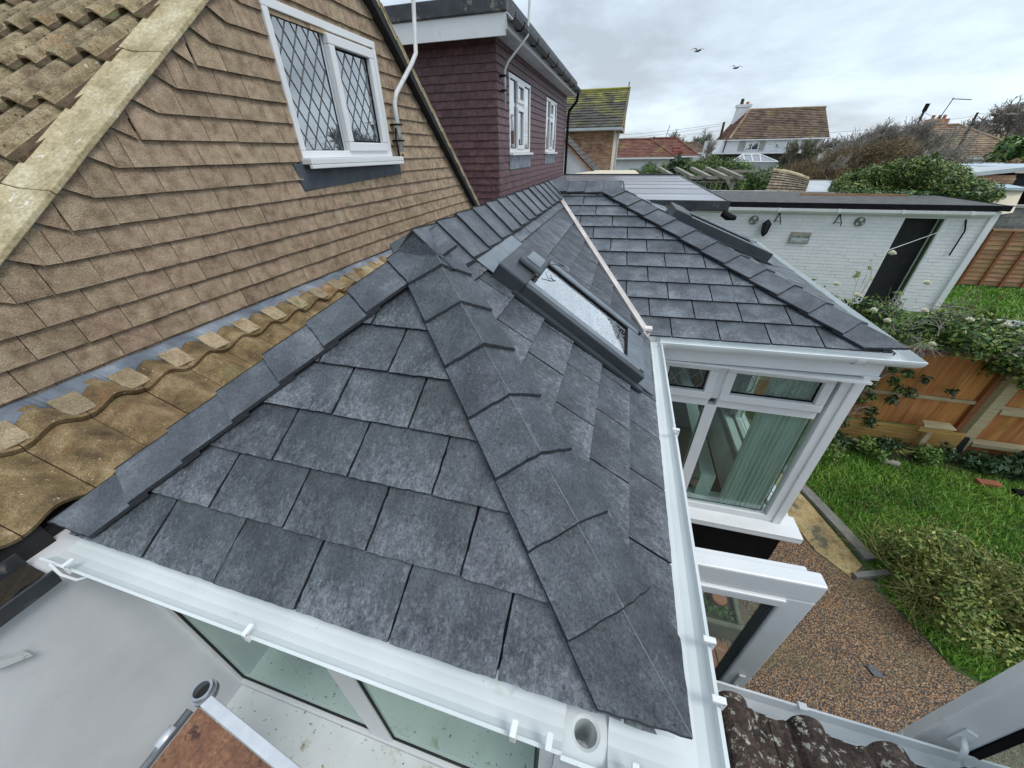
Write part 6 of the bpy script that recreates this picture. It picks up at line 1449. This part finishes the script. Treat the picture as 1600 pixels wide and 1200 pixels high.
# roofs crowded at the right edge
t = thing('pale_roofed_garage', 'pale flat roofed brick garage behind the green bush', 'garage', (8.7, 15, -3.3))
m = MB(); m.prism([(8.9, 14.6, -.66), (10.3, 14.6, -.50), (10.6, 16.6, -.52), (9.0, 16.6, -.60)], (0, 0, -.10)); m.build('roof', 'pale_grey', t); m = MB(); m.wbox(8.95, 10.25, 14.7, 16.5, -3.3, -.70); m.build('wall', 'brick_buff', t)
course_wall('brick_courses', Fr((0, 14.68, 0), (1, 0, 0), (0, 0, 1)), 8.95, 10.25, -1.5, -.72, [], .225, .075, .012, 'brick_buff', t, proud=.02)
m = MB(); m.prism([(9.0, 13.9, -.93), (10.1, 13.9, -.95), (10.1, 14.6, -.90), (9.0, 14.6, -.88)], (0, 0, -.06)); m.build('lower_roof', 'pale_blue', t)
m = MB(); m.prism([(8.9, 13.6, -1.7), (9.9, 13.6, -1.5), (10.1, 14.0, -1.0), (8.9, 14.0, -.98)], (0, .1, 0)); m.build('rendered_wall', 'cream', t)
t = thing('blue_grey_flat_roof', 'blue grey flat roof at the right edge above brick garage', 'roof', (11.4, 16, -3.3))
m = MB(); m.wbox(10.35, 13.5, 15.0, 18.0, -.62, -.52); m.build('roof', 'pale_blue', t); m = MB(); m.wbox(10.35, 13.5, 14.95, 15.0, -.66, -.60); m.build('edge', 'cream', t); m = MB(); m.wbox(10.5, 13.4, 15.2, 17.9, -3.3, -.67); m.build('wall', 'room_dark', t)
t = thing('lean_to_canopy', 'dark open shed with black roof at right edge', 'shed', (10.4, 12.6, -3.3))
m = MB(); m.wbox(10.43, 13.7, 14.02, 14.9, -1.094, -.958); m.build('roof', 'gutter_black', t); m = MB(); m.wbox(10.55, 13.7, 14.25, 14.88, -3.3, -1.10); m.build('dark_interior', 'black_flat', t)
m = MB(); m.tube([(11.1, 14.0, -1.55), (11.45, 14.0, -1.10)], .02, 6); m.build('strut', 'galv', t)
t = thing('grey_flat_roofs', 'low grey flat roof in front of the hipped roof house', 'roof', (16, 29, -3.3))
m = MB(); m.wbox(14.9, 20, 27, 30, -.86, -.78); m.build('roof', 'pale_grey', t); m = MB(); m.wbox(15, 19.8, 27.2, 29.8, -3.3, -.87); m.build('wall', 'far_white', t)
def edge_shrubs():
    t = thing('dark_evergreen', 'green evergreen bush in front of hipped roof at right', 'bush', (19.6, 30, -3.3))
    rd = random.Random(61); bl = [((18.9+rd.random()*2.6, 29+rd.gauss(0, .4), rd.uniform(-1.0, -.1+.35*rd.random())), (.45, .4, .35)) for _ in range(26)]
    leaves('foliage', bl, 6500, .11, 'leaf_green', t, seed=62, fill=.4); leaves('foliage', bl, 2500, .11, 'leaf_dark', t, seed=63, fill=.2); m = MB(); m.tube([(20, 29.3, -3.3), (20, 29.3, -.4)], .08, 6); m.build('trunk', 'twig_brown', t)
    t = thing('rusty_shrub', 'reddish brown shrub under the evergreen at right edge', 'shrub', (19.5, 27.5, -3.3))
    bl = [((18.4+rd.random()*2.6, 27+rd.gauss(0, .4), rd.uniform(-1.3, -.75)), (.45, .4, .26)) for _ in range(18)]
    leaves('foliage', bl, 4500, .09, 'leaf_rust', t, seed=64, fill=.3); m = MB(); m.tube([(19.6, 27, -3.3), (19.6, 27, -1)], .06, 6); m.build('trunk', 'twig_brown', t)
    t = thing('bare_tree', 'bare winter tree rising against the sky at far right', 'tree', (29, 50, -3.3))
    branches('branches', (29.5, 46, -1), [(-.6, 0, .8), (0, 0, 1), (.5, 0, .9), (-.9, 0, .5), (.2, .2, 1)], 1.9, .10, 4, 'twig', t, seed=65, spread=.6, minr=.022, nkids=(3, 4))
    t = thing('small_bare_tree', 'small pale bare tree beside the white house conservatory', 'tree', (12.4, 40, -3.3))
    branches('branches', (12.6, 38, -1.4), [(-.6, 0, .8), (0, 0, 1), (.6, 0, .8)], .85, .04, 4, 'leaf_olive', t, seed=66, spread=.6, minr=.012, nkids=(3, 4))
    t = thing('slender_bare_tree', 'slender bare tree between red roofs and white house', 'tree', (6.4, 40, -3.3))
    branches('branches', (6.3, 41, -1.2), [(0, 0, 1), (.1, 0, 1)], 1.0, .05, 3, 'twig', t, seed=67, spread=.4, minr=.014)
    rd = random.Random(8)
    names = ('behind the red roofed bungalow', 'left of the slender bare tree', 'nearest the white house hip', 'above the brighter red roof')
    for i, (x, y, s) in enumerate(((4.5, 88, 1.3), (7.8, 90, 1.7), (12.0, 92, 1.9), (15.0, 95, 1.5))):
        t = thing('distant_tree', 'hazy bare distant tree ' + names[i], 'tree', (x, y, -3.3), 'bare trees on the skyline')
        branches('branches', (x, y, -.8), [(-.7, 0, .7), (0, 0, 1), (.7, 0, .7)], s, .08, 3, 'hill', t, seed=90+i, spread=.7, minr=.03, nkids=(3, 4))
        leaves('crown', [((x, y, .3), (s*1.3, .8, s*.55))], 700, .16, 'hill', t, seed=95+i, fill=.1)
    bl = [((60+rd.random()*240, 260+rd.random()*30, .3+rd.random()*1.6), (7, 3, 1.6)) for _ in range(60)]+[((-20+rd.random()*90, 230, .0+rd.random()*1.2), (4, 3, 1.1)) for _ in range(40)]
    o = leaves('far_wood', bl, 14000, .9, 'hill', None, seed=99, fill=.1); tag(o, 'band of far trees along the low skyline', 'trees', kind='stuff')
edge_shrubs()
# telegraph poles, wires, chimney aerials
def pole(x, y, z0, z1, lean, label, r=.065, arm=False):
    t = thing('telegraph_pole', label, 'pole', (x, y, -3.3)); m = MB(); m.tube([(x, y, -3.3), (x+lean*.7, y, z0), (x+lean, y, z1)], [r, r, r*.8], 8); m.build('pole', 'soil', t)
    if arm: m = MB(); m.tube([(x+lean-.02, y-.05, z1-.25), (x+lean, y-.05, z1+.10)], .10, 8); m.build('transformer', 'black', t)
pole(15.2, 30, 1.0, 1.86, .0, 'dark telegraph pole above the tangled tree', arm=True); pole(17.62, 30, .9, 1.50, .0, 'shorter telegraph pole right of the hipped roof chimney'); pole(7.9, 45, .8, 2.15, .0, 'short telegraph pole beside the white house hip', r=.12)
pole(1.95, 45, .6, 1.15, 0, 'small dark pole above the red bungalow roof', r=.10)
t = thing('roof_mast', 'thin pale mast above the red bungalow roofs', 'mast', (3.0, 45, .8)); m = MB(); m.tube([(2.95, 45, .8), (3.2, 45, 2.0)], .04, 5); m.build('mast', 'galv', t)
t = thing('roof_aerial', 'television aerial on the hipped house chimney', 'aerial', (22.3, 41, 1.7)); m = MB(); m.tube([(22.2, 41.5, 1.7), (22.45, 41.5, 3.0)], .03, 5); m.tube([(22.4, 41.5, 2.95), (23.6, 41.5, 2.85)], .025, 5); m.tube([(20.8, 41.5, 1.6), (21.1, 41.5, 2.3)], .025, 5); m.build('mast', 'black', t)
def wire(a, b, sag, r=.012, lbl=''):
    pts = []; a = Vector(a); b = Vector(b)
    for i in range(13): u = i/12; p = a.lerp(b, u); p.z -= sag*4*u*(1-u); pts.append(p)
    m = MB(); m.tube(pts, r, 4, False); o = m.build('overhead_wire', 'black', None); tag(o, lbl, 'wire', 'overhead wires'); return o
wire((7.9, 45, 2.05), (-9, 48, 1.5), .35, .014, 'topmost wire running left from white house pole'); wire((7.9, 45, 1.9), (-9, 48, .95), .3, .014, 'lower wire running left from white house pole'); wire((7.9, 45, 1.5), (-9, 44, .6), .2, .012, 'lowest wire running left behind the red roofs')
wire((15.2, 30, 1.6), (17.62, 30, 1.4), .25, .008, 'sagging wire between the two right telegraph poles'); wire((17.62, 30, 1.45), (34, 34, 1.5), .3, .010, 'wire running right from the shorter telegraph pole'); wire((15.2, 30, 1.0), (9.6, 46, .95), .1, .010, 'wire passing right of the white house gable'); wire((17.62, 30, 1.25), (30, 36, 1.0), .3, .009, 'lower wire running right from the shorter telegraph pole')
# washing line across the black doorway
t = thing('washing_line', 'thin white washing line across the garage doorway', 'line', (5.3, 9, -1.9)); m = MB(); m.tube([(2.801, 5.000, -0.947), (6.615, 10.300, -1.471)], .0035, 4, False); m.build('cord', 'white', t)

# the two gulls
def gull(loc, s, bank, label, flip=1):
    t = thing('gull', label, 'bird', loc, None); c = Vector(loc)
    m = MB(); m.tube([c+Vector((-.20*s, 0, .02*s))*flip, c+Vector((-.08*s, 0, 0)), c+Vector((.06*s, 0, .01*s)), c+Vector((.17*s, 0, .04*s)), c+Vector((.22*s, 0, .035*s))], [.01*s, .045*s, .055*s, .035*s, .008*s], 8); m.build('body', 'bird', t, smooth=True)
    for sg in (1, -1):
        m = MB(); z1, z2 = (.20, .12) if sg > 0 else (.10, -.02)
        P = [c+Vector((.09*s, 0, .03*s)), c+Vector((.10*s+bank*.1, sg*.22*s, z1*s)), c+Vector((.0, sg*.50*s, z2*s)), c+Vector((-.02*s, sg*.24*s, (z1-.03)*s)), c+Vector((-.07*s, 0, .02*s))]
        R2 = Matrix.Rotation(.9, 3, 'Z'); P = [c+R2 @ (p-c) for p in P]; m.prism(P, (0, 0, .012*s)); m.build('wing', 'bird', t)
gull((1.93, 20, 3.22), .62, .3, 'dark gull gliding in grey sky, upper left one'); gull((3.44, 20, 2.64), .58, -.3, 'grey gull banking in grey sky, lower right one')
